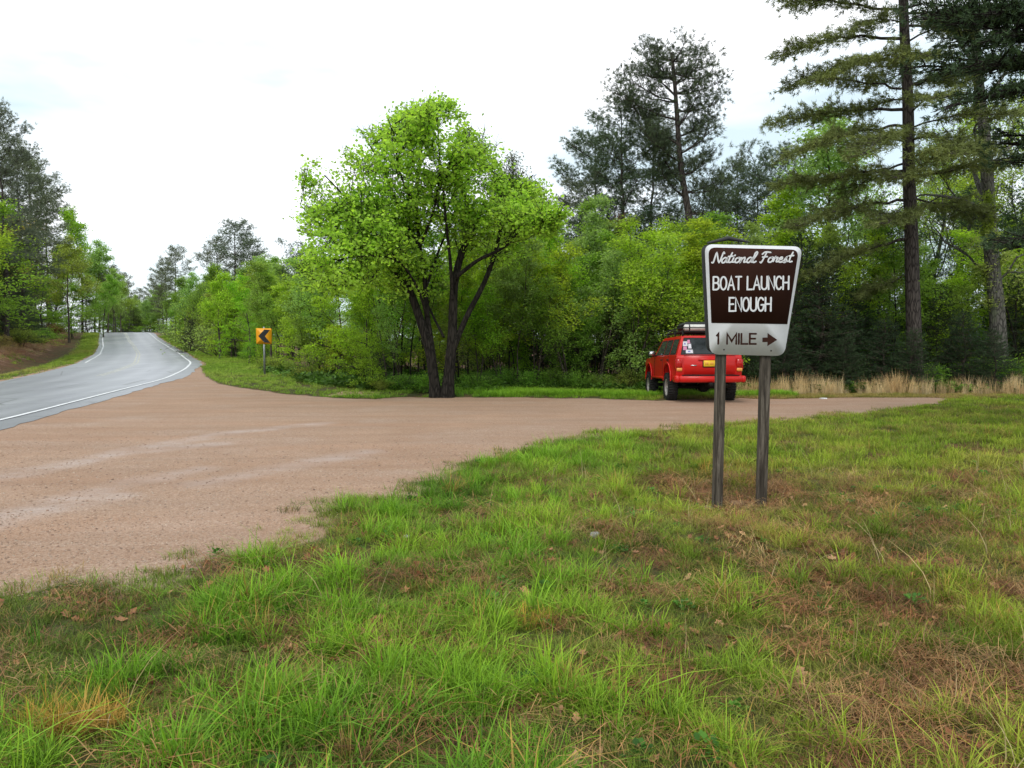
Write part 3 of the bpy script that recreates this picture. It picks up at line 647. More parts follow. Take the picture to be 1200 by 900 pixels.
# shrubs along the wood edge
rsh = np.random.default_rng(77)
def shrubs(path, n, kinds, h, cols, label, group, dd=1.2):
    pts = np.array(path, float); seg = np.r_[0, np.cumsum(np.hypot(*np.diff(pts, axis=0).T))]
    for i in range(n):
        s = seg[-1] * (i + rsh.uniform(0, 1)) / n; x = np.interp(s, seg, pts[:, 0]); y = np.interp(s, seg, pts[:, 1]) + rsh.uniform(0, dd)
        c_ = cols[int(rsh.integers(len(cols)))]; hh_ = rsh.uniform(*h); f_ = (hh_ - h[0]) / (h[1] - h[0])
        wd = ('short', 'middling', 'taller')[min(2, int(f_ * 3))] + ' ' + {YG: 'yellow-green', BG: 'bright green', MG: 'mid green', PG: 'pale green', OL: 'olive', TN: 'tan', PD: 'dark green', CD: 'blackish green'}.get(c_, 'russet')
        place(kinds[i % len(kinds)], 0, 0, y, c_, wd + ' ' + label, group, x=x, h=hh_, sx=rsh.uniform(.9, 1.3))
edge = [(x, y) for x, y in FOREST[:8]]
def saplings(path, n, kinds, h, cols, label, group, dd=1.2): shrubs(path, n, kinds, h, cols, label, group, dd)
ev = edge[:6]
shrubs([(x, y + 1.6) for x, y in ev], 26, ('S2', 'S1'), (.5, 1.1), (MG, OL, MG, PD), 'shrub crowding the wood edge along the chevron verge', 'shrubs along the chevron verge', .8)
saplings([(x * 1.02, y + 2.2) for x, y in ev], 22, ('H6', 'H7', 'H6'), (2.2, 4.2), (MG, YG, OL, MG, BG), 'sapling at the wood edge along the chevron verge', 'saplings along the chevron verge', 2)
saplings([(x * 1.05, y + 5) for x, y in ev], 26, ('H7', 'H2'), (3.5, 5.5), (MG, OL, MG, YG), 'young tree inside the wood edge along the chevron verge', 'young trees behind the chevron verge', 4)
shrubs([(-8, 33), (10, 33)], 20, ('S3', 'S1'), (1.6, 2.6), (MG, OL, PD), 'bushy shrub closing the depth of the wood', 'shrubs deep behind the lot', 3)
shrubs([(-4.4, 22.6), (0, 23.6), (6.0, 24.6)], 16, ('S1', 'S2'), (.4, .9), (MG, BG, OL), 'shrub behind the lit grass between maple and car', 'shrubs between maple and car')
saplings([(-4.6, 23.4), (0, 24.4), (7.4, 25.2)], 15, ('H6', 'H7'), (1.8, 3.8), (YG, OL, MG, YG, PG), 'sapling behind the lit grass between maple and car', 'saplings between maple and car', 1.8)
saplings([(-6, 27), (0, 28), (10, 28)], 20, ('H7', 'H9', 'H4'), (4.5, 7.5), (MG, YG, OL, PG), 'young tree in the wood behind the lot', 'young trees in the wood behind the lot', 6)
saplings([(-4.4, 23.6), (1, 24.2), (7.6, 24.8)], 24, ('H8', 'H8', 'H9'), (4.2, 6.0), (YG, PG, YG, MG), 'slender light-crowned pole tree in the wood edge by the lot', 'slender pole trees by the lot', 3.0)
saplings([(-5.5, 28), (1, 28), (9.6, 28)], 13, ('H8', 'H9'), (6.0, 7.4), (YG, PG, MG, OL), 'high-crowned slim tree standing behind the pole trees', 'high slim trees behind the lot', 5.0)
saplings([(x * 1.03, y + 3.2) for x, y in ev], 16, ('H8', 'H9'), (4.5, 6.5), (YG, MG, PG), 'slender pole tree along the chevron verge', 'slender pole trees by the verge', 2.5)
saplings([(10.5, 27), (24, 27.5)], 14, ('H9', 'H7', 'H8'), (3.5, 6.5), (YG, MG, PG), 'sapling lighting the gap between the large trunks', 'fresh saplings between the large trunks', 3.5)
saplings([(-9, 36), (0, 36), (14, 36)], 16, ('H1', 'H3'), (3.2, 4.6), (MG, OL), 'rounded tree in the depth of the wood behind the lot', 'rounded trees deep in the wood', 12)
shrubs([(7, 25.3), (17, 26.2), (24, 27)], 14, ('S1', 'S2'), (.7, 1.3), (MG, PD, PD, OL), 'shrub behind the dry tall grass', 'shrubs behind the dry tall grass')
saplings([(9, 28), (26, 28)], 20, ('H7', 'H6'), (2.6, 5.0), (MG, OL, PD), 'slim sapling in the shade behind the dry tall grass', 'saplings behind the dry tall grass', 5)
saplings([(float(x_near(y)) + 3.2, y) for y in (56, 70, 85, 100, 114)], 20, ('H3', 'H1', 'S3', 'H6'), (3.0, 6.5), (MG, YG, OL, PG), 'tree walling the verge toward the road crest', 'verge trees toward the crest', 2)
saplings([(float(x_near(y)) + 7, y) for y in (54, 70, 85, 100, 114)], 18, ('H1', 'H3'), (5.5, 9.0), (MG, OL, PG), 'tree second in line behind the crest verge', 'second line of trees toward the crest', 3)
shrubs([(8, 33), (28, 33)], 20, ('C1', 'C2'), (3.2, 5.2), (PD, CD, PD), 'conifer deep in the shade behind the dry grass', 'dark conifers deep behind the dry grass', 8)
_bk = [(float(x_near(y) - (RW + 6.8) / cosr(y)), y) for y in (26, 34, 42, 52, 64, 78, 92, 108, 124)]
shrubs(_bk, 24, ('S1', 'S2', 'S3'), (.8, 2.0), (TN, OL, (.16, .085, .045), MG), 'shrub at the top of the bare road bank', 'shrubs on the bank beyond the road', 2.5)
shrubs([(x - 5, y + 2) for x, y in _bk], 24, ('S3', 'S1'), (1.6, 3.0), (OL, MG, PD), 'shrub under the bank trees', 'tall shrubs under the bank trees', 4)

# the maple by the lot: stems follow the photograph
def path3(pts, d, dz=None): return np.array([P(u, v, d + (dz[i] if dz else 0)) for i, (u, v) in enumerate(pts)])
def smooth(p, n=4):
    p = np.asarray(p, float); q = np.vstack([2 * p[0] - p[1], p, 2 * p[-1] - p[-2]]); out = []
    for i in range(1, len(q) - 2):
        for t in np.arange(n) / n:
            a, b, c, d = q[i - 1], q[i], q[i + 1], q[i + 2]
            out.append(.5 * (2 * b + (c - a) * t + (2 * a - 5 * b + 4 * c - d) * t * t + (3 * b - a - 3 * c + d) * t ** 3))
    return np.array(out + [p[-1]])
def local(p, o): return np.asarray(p) - np.asarray(o)
def maple():
    rng = np.random.default_rng(8); D = 21.2; base = np.array([(517 - 600) / 900 * D, D, float(H((517 - 600) / 900 * D, D)) - .02]); w, cr = Geo(), Geo(); sites = []
    stems = [([(511, 467), (508, 440), (503, 410), (494, 380), (484, 350), (478, 335)], .20, .12, 0), ([(524, 467), (527, 430), (530, 395), (531, 360), (533, 330), (540, 300), (552, 270)], .21, .10, .2),
             ([(527, 420), (545, 375), (568, 330), (582, 290), (590, 250), (600, 215)], .11, .05, .5), ([(508, 425), (504, 395), (500, 365), (498, 330), (492, 290), (488, 240), (492, 190), (498, 150)], .12, .035, .3),
             ([(480, 345), (468, 325), (450, 305), (435, 290), (418, 278)], .09, .035, -.5), ([(479, 338), (476, 310), (466, 280), (462, 250)], .085, .035, .5), ([(470, 325), (455, 292), (430, 262), (408, 235), (380, 205)], .06, .02, -.8),
             ([(534, 325), (560, 305), (590, 290), (612, 268), (640, 262)], .075, .03, -.7), ([(530, 350), (528, 310), (524, 270), (520, 220), (530, 180)], .07, .025, -.8), ([(520, 395), (505, 365), (495, 340)], .05, .03, .8),
             ([(497, 345), (512, 300), (530, 255), (545, 215), (560, 180)], .05, .02, 1.2), ([(500, 370), (488, 335), (465, 305), (425, 300), (395, 305)], .05, .02, -1.3), ([(545, 290), (570, 240), (600, 225), (625, 205)], .05, .02, .9),
             ([(492, 290), (470, 250), (450, 200), (430, 165)], .05, .02, 1.0), ([(492, 290), (510, 240), (515, 190), (512, 135)], .05, .02, -1.2), ([(436, 290), (400, 290), (372, 262), (352, 240)], .04, .015, .6),
             ([(484, 240), (468, 200), (462, 160), (455, 140)], .04, .015, -1.5), ([(455, 300), (430, 330), (395, 335), (370, 330)], .04, .015, 1.2)]
    OUT = [tuple(map(float, q)) for q in ((338, 232), (352, 178), (395, 150), (432, 148), (462, 122), (515, 106), (550, 116), (575, 150), (600, 172), (606, 200), (645, 210), (672, 250), (645, 300), (600, 320), (560, 345), (545, 385), (470, 395), (440, 350), (350, 350), (340, 290))]
    for pts, r0, r1, off in stems:
        p = smooth(path3(pts, D, [off * i / (len(pts) - 1) * 1.4 for i in range(len(pts))])) - base
        rad = np.linspace(r0, r1, len(p)); 
        if pts[0][1] > 460: rad[:3] *= (1.35, 1.2, 1.08); p[0, 2] -= .2
        rad = rad * .80; w.tube(p, rad, 10 if r0 > .1 else 7)
        n = len(p)
        for i in range(int(n * .45), n):
            if r0 > .15 and i < n * .75: continue
            for _ in range(3 if i < n - 1 else 5):
                b = unit(p[min(i, n - 1)] - p[max(i - 1, 0)]); perp = unit(np.cross(b, rng.normal(size=3))); nd = rot_about(b, perp, rng.uniform(.4, 1.1))
                for _try in range(5):
                    st_ = []; gt = Geo(); grow(gt, rng, p[i], nd, rng.uniform(.7, 1.5), .010, 2, st_, .06, .18, (3, 5), (.5, 1.0), .62, .3, 4)
                    Wt = np.array(st_) + base; fd = Wt[:, 1] * _cp - (Wt[:, 2] - EYE) * _sp
                    if sdist(OUT, 600 + 900 * Wt[:, 0] / fd, 450 - 900 * (Wt[:, 1] * _sp + (Wt[:, 2] - EYE) * _cp) / fd).min() > -3 and fbm(Wt[-4:, 0].mean() * 1.25 + Wt[-4:, 1].mean() * .8, Wt[-4:, 2].mean() * 1.6 + Wt[-4:, 1].mean() * .5, 1.0, 17, 3) > .47:
                        sites += st_; w.V += gt.V; w.A += gt.A
                        for k_ in (3, 4): w.F[k_] += [f_ + w.n for f_ in gt.F[k_]]; w.M[k_] += gt.M[k_]
                        w.n += gt.n; break
                    nd = rot_about(b, unit(np.cross(b, rng.normal(size=3))), rng.uniform(.4, 1.2))
    S = np.array(sites)
    # keep the crown within the photograph's outline
    poly = [(338, 232), (352, 178), (395, 150), (432, 152), (462, 125), (515, 108), (545, 118), (562, 150), (590, 172), (592, 205), (640, 215), (668, 250), (640, 300), (600, 320), (560, 345), (545, 385), (470, 395), (440, 350), (350, 345), (345, 290)]
    W = S + base; fd = W[:, 1] * _cp - (W[:, 2] - EYE) * _sp; uu = 600 + 900 * W[:, 0] / fd; vv = 450 - 900 * (W[:, 1] * _sp + (W[:, 2] - EYE) * _cp) / fd
    keep = sdist([tuple(map(float, q)) for q in poly], uu, vv) >  2 + rng.normal(0, 5, len(S))
    S = S[keep]
    pass
    if len(S) > 5600: S = S[rng.permutation(len(S))[:5600]]
    leaves(cr, rng, S, 8, .13, .105, .35, ratio=.8)
    root = empty('maple_tree', base); tag(root, 'large bright green maple with two dark main stems at the edge of the lot', 'tree')
    w.obj('trunk', M['bark_dark'], root, True); o = cr.obj('crown', M['leaf'], root); o.color = (.44, .68, .10, 1)
    print('maple sites', len(S))
maple()

def conifer_custom(name, base, trunk, rad, boughs, k, nl, nw, col, label, width, step, seed, bark, vfun=None, dens=1.0, group=None, clumpy=False, thick=0.0):
    rng = np.random.default_rng(seed); w, cr = Geo(), Geo(); T, D = [], []
    w.tube(local(trunk, base), rad, 12)
    for (a, b, sag, r) in boughs: bough(w, rng, local(a, base), local(b, base), sag, width, r, T, D, step, .22, dens=dens, clumpy=clumpy)
    T, D = np.array(T), np.array(D)
    if thick: T = np.vstack([T, T + np.c_[rng.normal(0, .10, (len(T), 2)), -np.abs(rng.normal(0, thick * .7, len(T)))]]); D = np.vstack([D, D * [1, 1, 0] - [0, 0, .3]])
    vc = None if vfun is None else vfun(T, rng)
    needles(cr, rng, T, D, k, nl, nw, vc)
    root = empty(name, base); tag(root, label, 'tree', group); w.obj('trunk', bark, root, True); o = cr.obj('crown', M['needle'], root); o.color = (*col, 1); print(name, len(T)); return root
# big pine with long level boughs
q = leaf_mat('needle_gold', .12, .65, .45); 
D = 26.0; bx = (1073 - 600) / 900 * D; base = np.array([bx, D, float(H(bx, D)) - .02])
trunk = smooth(np.array([P(u, v, D) for u, v in ((1076, 470), (1073, 440), (1070, 360), (1068, 280), (1065, 200), (1064, 120), (1060, 40), (1057, -60), (1058, -180), (1060, -300))]), 3)
rng = np.random.default_rng(31)
bl = []
for (a, b, sag, r, dd) in (((1059, 12), (915, -2), .05, .055, .6), ((1056, 45), (914, 62), .2, .06, -.5), ((1054, 70), (922, 104), .25, .055, .8), ((1056, 104), (960, 92), .1, .045, -1.2), ((1058, 128), (903, 146), .15, .06, .3), ((1060, 148), (922, 186), .25, .055, -1.4),
                       ((1063, 200), (912, 216), .05, .06, .2), ((1064, 235), (930, 266), .15, .055, -.6), ((1065, 279), (944, 322), .12, .06, .3), ((1066, 30), (1130, 40), .1, .05, -1.5), ((1066, 165), (1128, 175), .25, .055, -2.2), ((1066, 160), (1012, 182), .3, .05, -2.6),
                       ((1069, 208), (1182, 190), .05, .06, .4), ((1068, 100), (1130, 90), .1, .04, 1.4), ((1068, 232), (1150, 258), .1, .04, 1.5), ((1070, 320), (1010, 345), .0, .035, .6), ((1068, 250), (1040, 262), .1, .04, -2.0), ((1060, 75), (1090, 66), .1, .04, -2.2), ((1064, 190), (985, 236), .2, .045, 1.8)):
    bl.append((P(*a, D), P(*b, D + dd), sag, r))
for i in range(13):
    v_ = 15 + i * 17.0; a = i * 2.4 + .4; L = 2.9 * rng.uniform(.6, 1.1) * (1 if v_ < 300 else .6); p = P(1063 + v_ * .02, v_, D); bl.append((p, p + L * np.array([math.cos(a) * .9, -abs(math.sin(a)) if i % 3 else math.sin(a), -.05]), .2, .035))
for i in range(40):
    v = -10 - 7.2 * i; a = i * 2.4; L = (4.3 - .085 * i) * rng.uniform(.7, 1.1); p = P(1058, v, D); bl.append((p, p + L * np.array([math.cos(a), math.sin(a), .1 + .01 * i]), .15, .05))
vg = lambda T, rng: np.clip(.42 + .5 * (fbm(T[:, 0] * 1.1, T[:, 2] * 3.0, 1.0, 3, 3) - .5) * 2 + rng.normal(0, .1, len(T)), 0, 1)
bp = conifer_custom('pine_tree', base, trunk, np.linspace(.275, .09, len(trunk)) * np.r_[1.25, 1.1, np.ones(len(trunk) - 2)], bl, 13, .17, .022, (.21, .25, .075), 'big pine with long level boughs and olive needles', .75, .13, 32, M['bark_pine'], vg, thick=.15)
# tallest leaning pine
D = 33.0; bx = (818 - 600) / 900 * D; base = np.array([bx, D, float(H(bx, D)) - .02])
trunk = smooth(np.array([P(u, v, D) for u, v in ((819, 445), (817, 400), (815, 340), (812, 290), (806, 245), (800, 210), (796, 175), (793, 130), (790, 90), (787, 62))]), 3)
rng = np.random.default_rng(41); bl = []
for (a, b) in (((787, 70), (770, 58)), ((788, 72), (806, 60)), ((789, 85), (826, 82)), ((789, 90), (752, 84)), ((790, 95), (772, 75)), ((791, 110), (833, 92)), ((792, 120), (738, 100)), ((793, 130), (838, 122)), ((793, 140), (728, 118)), ((795, 160), (834, 140)), ((796, 170), (742, 128)),
               ((797, 180), (830, 158)), ((797, 190), (752, 150)), ((799, 205), (832, 190)), ((800, 215), (770, 170)), ((801, 225), (836, 222)), ((803, 232), (778, 205)), ((806, 250), (838, 246)), ((808, 262), (842, 270)), ((790, 100), (815, 72)), ((791, 112), (760, 78)), ((794, 150), (815, 112)), ((810, 275), (790, 268))):
    for dd in (rng.uniform(-1.5, 0), rng.uniform(.2, 1.6)): bl.append((P(*a, D), P(b[0] + rng.normal(0, 4), b[1] + rng.normal(0, 5), D + dd), -.1, .045))
conifer_custom('pine_tree', base, trunk, np.linspace(.22, .06, len(trunk)), bl, 13, .17, .020, (.085, .115, .060), 'tallest pine behind the red car, its bare curved trunk leaning', .62, .17, 42, M['bark_pine'], group=gp, clumpy=True)
# rusty dead needles round the neighbour's trunk
rr = np.random.default_rng(3); g = Geo(); n = 220
zz = rr.uniform(0, 1, n); S = np.array([P(729 + rr.normal(0, 3.2 + 3 * (1 - z)) - 6 * (1 - z), 250 + 50 * (1 - z), 34.6) for z in zz]); S[:, 1] += rr.normal(0, .25, n)
c0 = np.array([(727 - 600) / 900 * 34.6, 34.6, P(727, 300, 34.6)[2]]); needles(g, rr, S - c0, rr.normal(size=(n, 3)) + [0, 0, -.6], 14, .16, .018)
o = g.obj('dead_vine', M['needle']); o.location = c0; o.color = (.30, .12, .055, 1); tag(o, 'rust-brown dead vine clinging to a pine trunk behind the red car', 'vine')
# dark conifer reaching in from beyond the frame
D = 13.0; bx = 10.6; base = np.array([bx, D, float(H(bx, D)) - .02])
trunk = np.array([[bx + .03 * math.sin(i), D, i * 1.0 + base[2]] for i in range(13)]); rng = np.random.default_rng(51); bl = []
for (a, b, sg) in (((1335, 60), (1085, 28), .1), ((1335, 20), (1075, -6), .1), ((1335, 90), (1078, 70), .2), ((1335, 70), (1100, 95), .15), ((1335, 110), (1120, 118), .2), ((1335, 40), (1140, 60), .2), ((1335, 0), (1110, -35), .1), ((1335, 120), (1165, 100), .2), ((1335, -30), (1060, -60), .1), ((1335, 50), (1110, 50), .1),
                  ((1335, 205), (1180, 195), .1), ((1335, 190), (1162, 172), .1), ((1335, 250), (1150, 285), .0), ((1335, 265), (1168, 300), .0), ((1335, 10), (1090, 10), .1), ((1335, 30), (1150, 20), .1), ((1335, 80), (1140, 80), .1)):
    for j in range(2): bl.append((np.array([bx, D, P(*a, D)[2]]), P(b[0] + rng.normal(0, 12), b[1] + rng.normal(0, 8), D + rng.uniform(-1.6, 1.6)), sg, .035))
for i in range(26):
    a = i * 2.4; p = np.array([bx, D, 2.2 + i * .36]); bl.append((p, p + 3.0 * np.array([abs(math.cos(a)), math.sin(a), .05]), .1, .035))
conifer_custom('hemlock_tree', base, trunk, np.linspace(.2, .08, 13), bl, 11, .085, .018, (.055, .095, .040), 'dark evergreen boughs reaching in at the top corner', .42, .075, 52, M['bark_dark'])

# grey hardwood at the far side
D = 27.5; bx = (1172 - 600) / 900 * D; base = np.array([bx, D, float(H(bx, D)) - .02]); rng = np.random.default_rng(61); w, cr = Geo(), Geo(); sites = []
for pts, r0, r1, dd in (([(1174, 460), (1171, 410), (1168, 360), (1163, 310), (1159, 260), (1157, 210), (1154, 160), (1148, 110), (1143, 50), (1140, -20)], .30, .14, 0), ([(1158, 262), (1140, 240), (1112, 231), (1085, 228)], .10, .03, -.5), ([(1158, 240), (1146, 215), (1138, 190), (1128, 172)], .11, .04, .6),
                     ([(1155, 180), (1145, 165), (1142, 150), (1152, 138)], .06, .03, -.3), ([(1164, 325), (1148, 315), (1130, 295), (1108, 285)], .07, .02, .3), ([(1166, 330), (1180, 320), (1192, 300)], .06, .02, -.3), ([(1150, 120), (1175, 90), (1200, 40)], .08, .03, .5), ([(1145, 80), (1125, 50), (1110, 10)], .07, .03, .2),
                     ([(1156, 200), (1180, 175), (1205, 160)], .06, .03, .8)):
    p = smooth(np.array([P(u, v, D + dd * i) for i, (u, v) in enumerate(pts)]), 3) - base; w.tube(p, np.linspace(r0, r1, len(p)), 10 if r0 > .2 else 6)
    for i in range(len(p) // 2, len(p), 2):
        b = unit(p[i] - p[i - 1]); grow(w, rng, p[i], rot_about(b, unit(np.cross(b, rng.normal(size=3))), rng.uniform(.5, 1.0)), 1.5, .03, 2, sites, .05, .22, (3, 4))
leaves(cr, rng, np.array(sites), 2, .15, .09)
v_s = np.array([P(1158 + rng.normal(0, 4), rng.uniform(225, 275), D - .3) for _ in range(160)]) - base; leaves(cr, rng, v_s, 5, .08, .12)
root = empty('hardwood_tree', base); tag(root, 'tall grey-barked tree with crooked limbs and few pale leaves', 'tree'); w.obj('trunk', M['bark_grey'], root, True); o = cr.obj('crown', M['leaf'], root); o.color = (.30, .38, .08, 1)
# ------------------------------------------------------------------ forest direction sign
def wood_mat():
    q = Mat('weathered_post', .9, .15); vec = q.coord((1, 1, .06))
    f = q.noise(vec, 38, 6, .7, .5); g = q.noise(q.coord((1, 1, .25)), 7, 5, .65)
    c = q.ramp(f, [(.30, (.014, .011, .009)), (.48, (.065, .053, .041)), (.68, (.20, .17, .135))])
    c = q.mix(q.ramp(g, [(.45, (0, 0, 0)), (.75, (.55, .55, .55))]), c, (.045, .040, .030)); q.base(c); q.bump(f, .8, .006); return q.m
M['post'] = wood_mat()
M['sign_brown'] = plain('sign_brown', (.036, .013, .008), .7, .12, dirt=.1, scale=5)
q = Mat('sign_white', .5, .4); f = q.noise(q.coord(), 6, 6, .7); q.base(q.ramp(f, [(.3, (.62, .62, .62)), (.55, (.70, .70, .70)), (.8, (.64, .62, .58))])); M['sign_white'] = q.m
M['sign_edge'] = plain('sign_edge', (.05, .05, .048), .8, .2)
M['bolt'] = plain('bolt', (.05, .045, .04), .4, .5, .7)
def arc(cx, cy, rx, ry, a0, a1, n=10): return [(cx + rx * math.cos(math.radians(a0 + (a1 - a0) * i / n)), cy + ry * math.sin(math.radians(a0 + (a1 - a0) * i / n))) for i in range(n + 1)]
GL = {'B': (.56, [[(0, 0), (0, 1)], [(0, 1), (.3, 1)] + arc(.3, .76, .22, .24, 90, -90) + [(0, .52)], [(.3, .52)] + arc(.3, .26, .26, .26, 90, -90) + [(0, 0)]]),
      'O': (.60, [arc(.3, .5, .3, .5, 90, 450, 22)]), 'A': (.62, [[(0, 0), (.31, 1), (.62, 0)], [(.12, .34), (.5, .34)]]), 'T': (.54, [[(.27, 0), (.27, 1)], [(0, 1), (.54, 1)]]),
      'L': (.46, [[(0, 1), (0, 0), (.46, 0)]]), 'U': (.56, [[(0, 1), (0, .28)] + arc(.28, .28, .28, .28, 180, 360) + [(.56, 1)]]), 'N': (.56, [[(0, 0), (0, 1), (.56, 0), (.56, 1)]]),
      'C': (.56, [arc(.3, .5, .3, .5, 42, 318, 18)]), 'H': (.54, [[(0, 0), (0, 1)], [(.54, 0), (.54, 1)], [(0, .52), (.54, .52)]]), 'E': (.46, [[(.46, 1), (0, 1), (0, 0), (.46, 0)], [(0, .52), (.4, .52)]]),
      'G': (.58, [arc(.3, .5, .3, .5, 42, 330, 18) + [(.57, .46), (.34, .46)]]), '1': (.16, [[(0, .82), (.12, 1), (.12, 0)]]), 'M': (.68, [[(0, 0), (0, 1), (.34, .25), (.68, 1), (.68, 0)]]), 'I': (.06, [[(.03, 0), (.03, 1)]]), ' ': (.30, [])}
SC = {'N': (.62, [[(-.10, .04), (.02, .10), (.08, .95), (.46, .05), (.60, .98), (.70, .90)]]), 'a': (.46, [[(.40, .42), (.22, .50), (.05, .30), (.08, .05), (.26, .05), (.40, .40), (.38, .10), (.50, .06)]]), 't': (.34, [[(.22, .95), (.12, .40), (.14, .06), (.34, .08)], [(.0, .60), (.34, .64)]]),
      'i': (.24, [[(.10, .46), (.06, .10), (.24, .08)], [(.13, .68), (.15, .72)]]), 'o': (.42, [[(.24, .50), (.06, .38), (.06, .08), (.26, .04), (.38, .28), (.24, .50), (.44, .44)]]), 'n': (.50, [[(.06, .48), (.04, .04), (.12, .36), (.30, .50), (.34, .30), (.32, .06), (.48, .08)]]),
      'l': (.30, [[(.0, .15), (.22, .80), (.18, 1.02), (.06, .85), (.06, .15), (.16, .02), (.30, .12)]]), 'F': (.56, [[(.0, .80), (.20, 1.0), (.62, .96)], [(.30, .96), (.20, .40), (.10, .0), (.0, .04)], [(.08, .52), (.44, .56)]]), 'r': (.40, [[(.02, .10), (.10, .50), (.14, .42), (.30, .46), (.26, .10), (.40, .08)]]),
      'e': (.38, [[(.04, .24), (.26, .34), (.22, .50), (.06, .38), (.06, .10), (.20, .02), (.38, .12)]]), 's': (.36, [[(.02, .08), (.20, .50), (.20, .34), (.28, .14), (.14, .0), (.02, .06), (.36, .10)]]), ' ': (.34, [])}
def catmull2(p, n=5): return [tuple(q[:2]) for q in smooth(np.c_[np.array(p, float), np.zeros(len(p))], n)]
def ribbon(g, pts, w, y):
    """a flat painted stroke of width w, mitred, with round ends, standing in the plane y"""
    p = np.array(pts, float); keep = [0] + [i for i in range(1, len(p)) if np.hypot(*(p[i] - p[i - 1])) > 1e-4]; p = p[keep]; closed = len(p) > 4 and np.hypot(*(p[0] - p[-1])) < 1e-3
    d = np.diff(p, axis=0); d /= np.linalg.norm(d, axis=1, keepdims=True); nrm = np.c_[-d[:, 1], d[:, 0]]
    a = np.vstack([nrm[-1 if closed else 0], nrm]); b = np.vstack([nrm, nrm[0 if closed else -1]]); m = a + b; l2 = (m ** 2).sum(1, keepdims=True); m = m / np.maximum(l2, .45) * 2 * w / 2
    Lp, Rp = p + m, p - m; V = np.vstack([Lp, Rp]); n = len(p)
    g.add(np.c_[V[:, 0], np.full(2 * n, y), V[:, 1]], [(i, n + i, n + i + 1, i + 1) for i in range(n - 1)])
    if not closed:
        for c, dd in ((p[0], -d[0]), (p[-1], d[-1])):
            a0 = math.atan2(dd[1], dd[0]); r = [c] + [c + w / 2 * np.array([math.cos(a0 + t), math.sin(a0 + t)]) for t in np.linspace(-PI / 2, PI / 2, 7)]
            g.add([(q[0], y, q[1]) for q in r], [(0, i, i + 1) for i in range(1, 7)])
def write(text, x0, x1, z0, h, w, y, name, mat, parent, script=False, gap=.16):
    F = SC if script else GL; tot = sum(F[c][0] + (0 if script else gap) for c in text) - (0 if script else gap); s = (x1 - x0) / tot; g = Geo(); x = x0; k = 0
    for c in text:
        adv, st = F[c]
        for stroke in st:
            q_ = catmull2(stroke) if script and len(stroke) > 2 else stroke
            ribbon(g, [(x + (a + (.22 * b if script else 0)) * s, z0 + b * h) for a, b in q_], w, y - .00006 * k); k += 1
        x += (adv + (0 if script else gap)) * s
    o = g.obj(name, mat, parent); return o
def rounded(corners, r, n=5):
    out = []; m = len(corners)
    for i in range(m):
        p0, p, p1 = [np.array(corners[j % m], float) for j in (i - 1, i, i + 1)]; a = unit(p0 - p); b = unit(p1 - p); A, B = p + a * r, p + b * r
        for t in np.linspace(0, 1, n + 1): out.append((1 - t) ** 2 * A + 2 * t * (1 - t) * p + t * t * B)
    return out
def slab(g, outline, y0, y1, m=0, m2=None):
    """plate whose outline lies in x/z, from y0 (front) to y1"""
    o = np.array(outline); n = len(o); c = o.mean(0)
    V = np.vstack([np.c_[o[:, 0], np.full(n, y0), o[:, 1]], np.c_[o[:, 0], np.full(n, y1), o[:, 1]], [[c[0], y0, c[1]], [c[0], y1, c[1]]]])
    g.add(V, [(2 * n, (i + 1) % n, i) for i in range(n)] , .5, m); k = g.n - (2 * n + 2)
    g.F[3].append(np.array([(k + 2 * n + 1, k + n + i, k + n + (i + 1) % n) for i in range(n)])); g.M[3].append(np.full(n, m if m2 is None else m2))
    g.F[4].append(np.array([(k + i, k + (i + 1) % n, k + n + (i + 1) % n, k + n + i) for i in range(n)])); g.M[4].append(np.full(n, m if m2 is None else m2))
SD = 7.35
sc_ = SD / 900
sx0 = (880 - 600) * sc_
sign = empty('direction_sign', (sx0, SD, 0), math.radians(-5)); tag(sign, 'brown and white forest sign pointing to the boat launch on two wooden posts', 'sign')
zz0 = float(H(sx0, SD)); sign.location[2] = zz0
def SP(u, v): return ((u - 880) * sc_ * 1.01, EYE + (398 - v) * sc_ - zz0)
roll = math.radians(1.3)
for (u0, u1, vt) in ((845.5, 848.0, 300), (896.5, 899.0, 300)):
    g = Geo(); x0_, z0_ = SP(u0, 592); x1_, z1_ = SP(u1, vt); y_ = .068; n = 9
    t = np.linspace(-.12, 1, n); hw = .046
    V = []
    for q_ in t:
        cx, cz = x0_ + (x1_ - x0_) * q_, (z0_ - .0) * (1 - q_) + z1_ * q_
        for (a, b) in ((-hw + .006, -hw), (hw - .006, -hw), (hw, -hw + .006), (hw, hw - .006), (hw - .006, hw), (-hw + .006, hw), (-hw, hw - .006), (-hw, -hw + .006)): V.append((cx + a, y_ + b, cz))
    g.add(V, [(i * 8 + j, i * 8 + (j + 1) % 8, i * 8 + 8 + (j + 1) % 8, i * 8 + 8 + j) for i in range(n - 1) for j in range(8)]); g.add(V[-8:], [(0, i, i + 1) for i in range(1, 7)])
    g.obj('post', M['post'], sign)
out = [SP(825.2, 286.6), SP(935.5, 290.6), SP(917.5, 417.2), SP(833, 415.2)]
brd = rounded(out, .085, 8)
g = Geo(); slab(g, brd, 0.0, .020, 0, 1); g.obj('panel', [M['sign_white'], M['sign_edge']], sign)
inn = [SP(829.5, 290.4), SP(931.2, 294.2), SP(920.2, 380), SP(834.2, 378.4)]
def round_top(c, r): o_ = rounded(c, r, 8); k = 9; return o_[:2 * k] + [np.array(c[2]), np.array(c[3])]
g = Geo(); slab(g, round_top(inn, .072), -.003, .001); g.obj('brown_face', M['sign_brown'], sign)
bk_ = [(a[0] - .012, a[1] + .014) for a in out]; g = Geo(); slab(g, rounded(bk_, .085, 8), .116, .138); g.obj('back_panel', M['sign_edge'], sign)
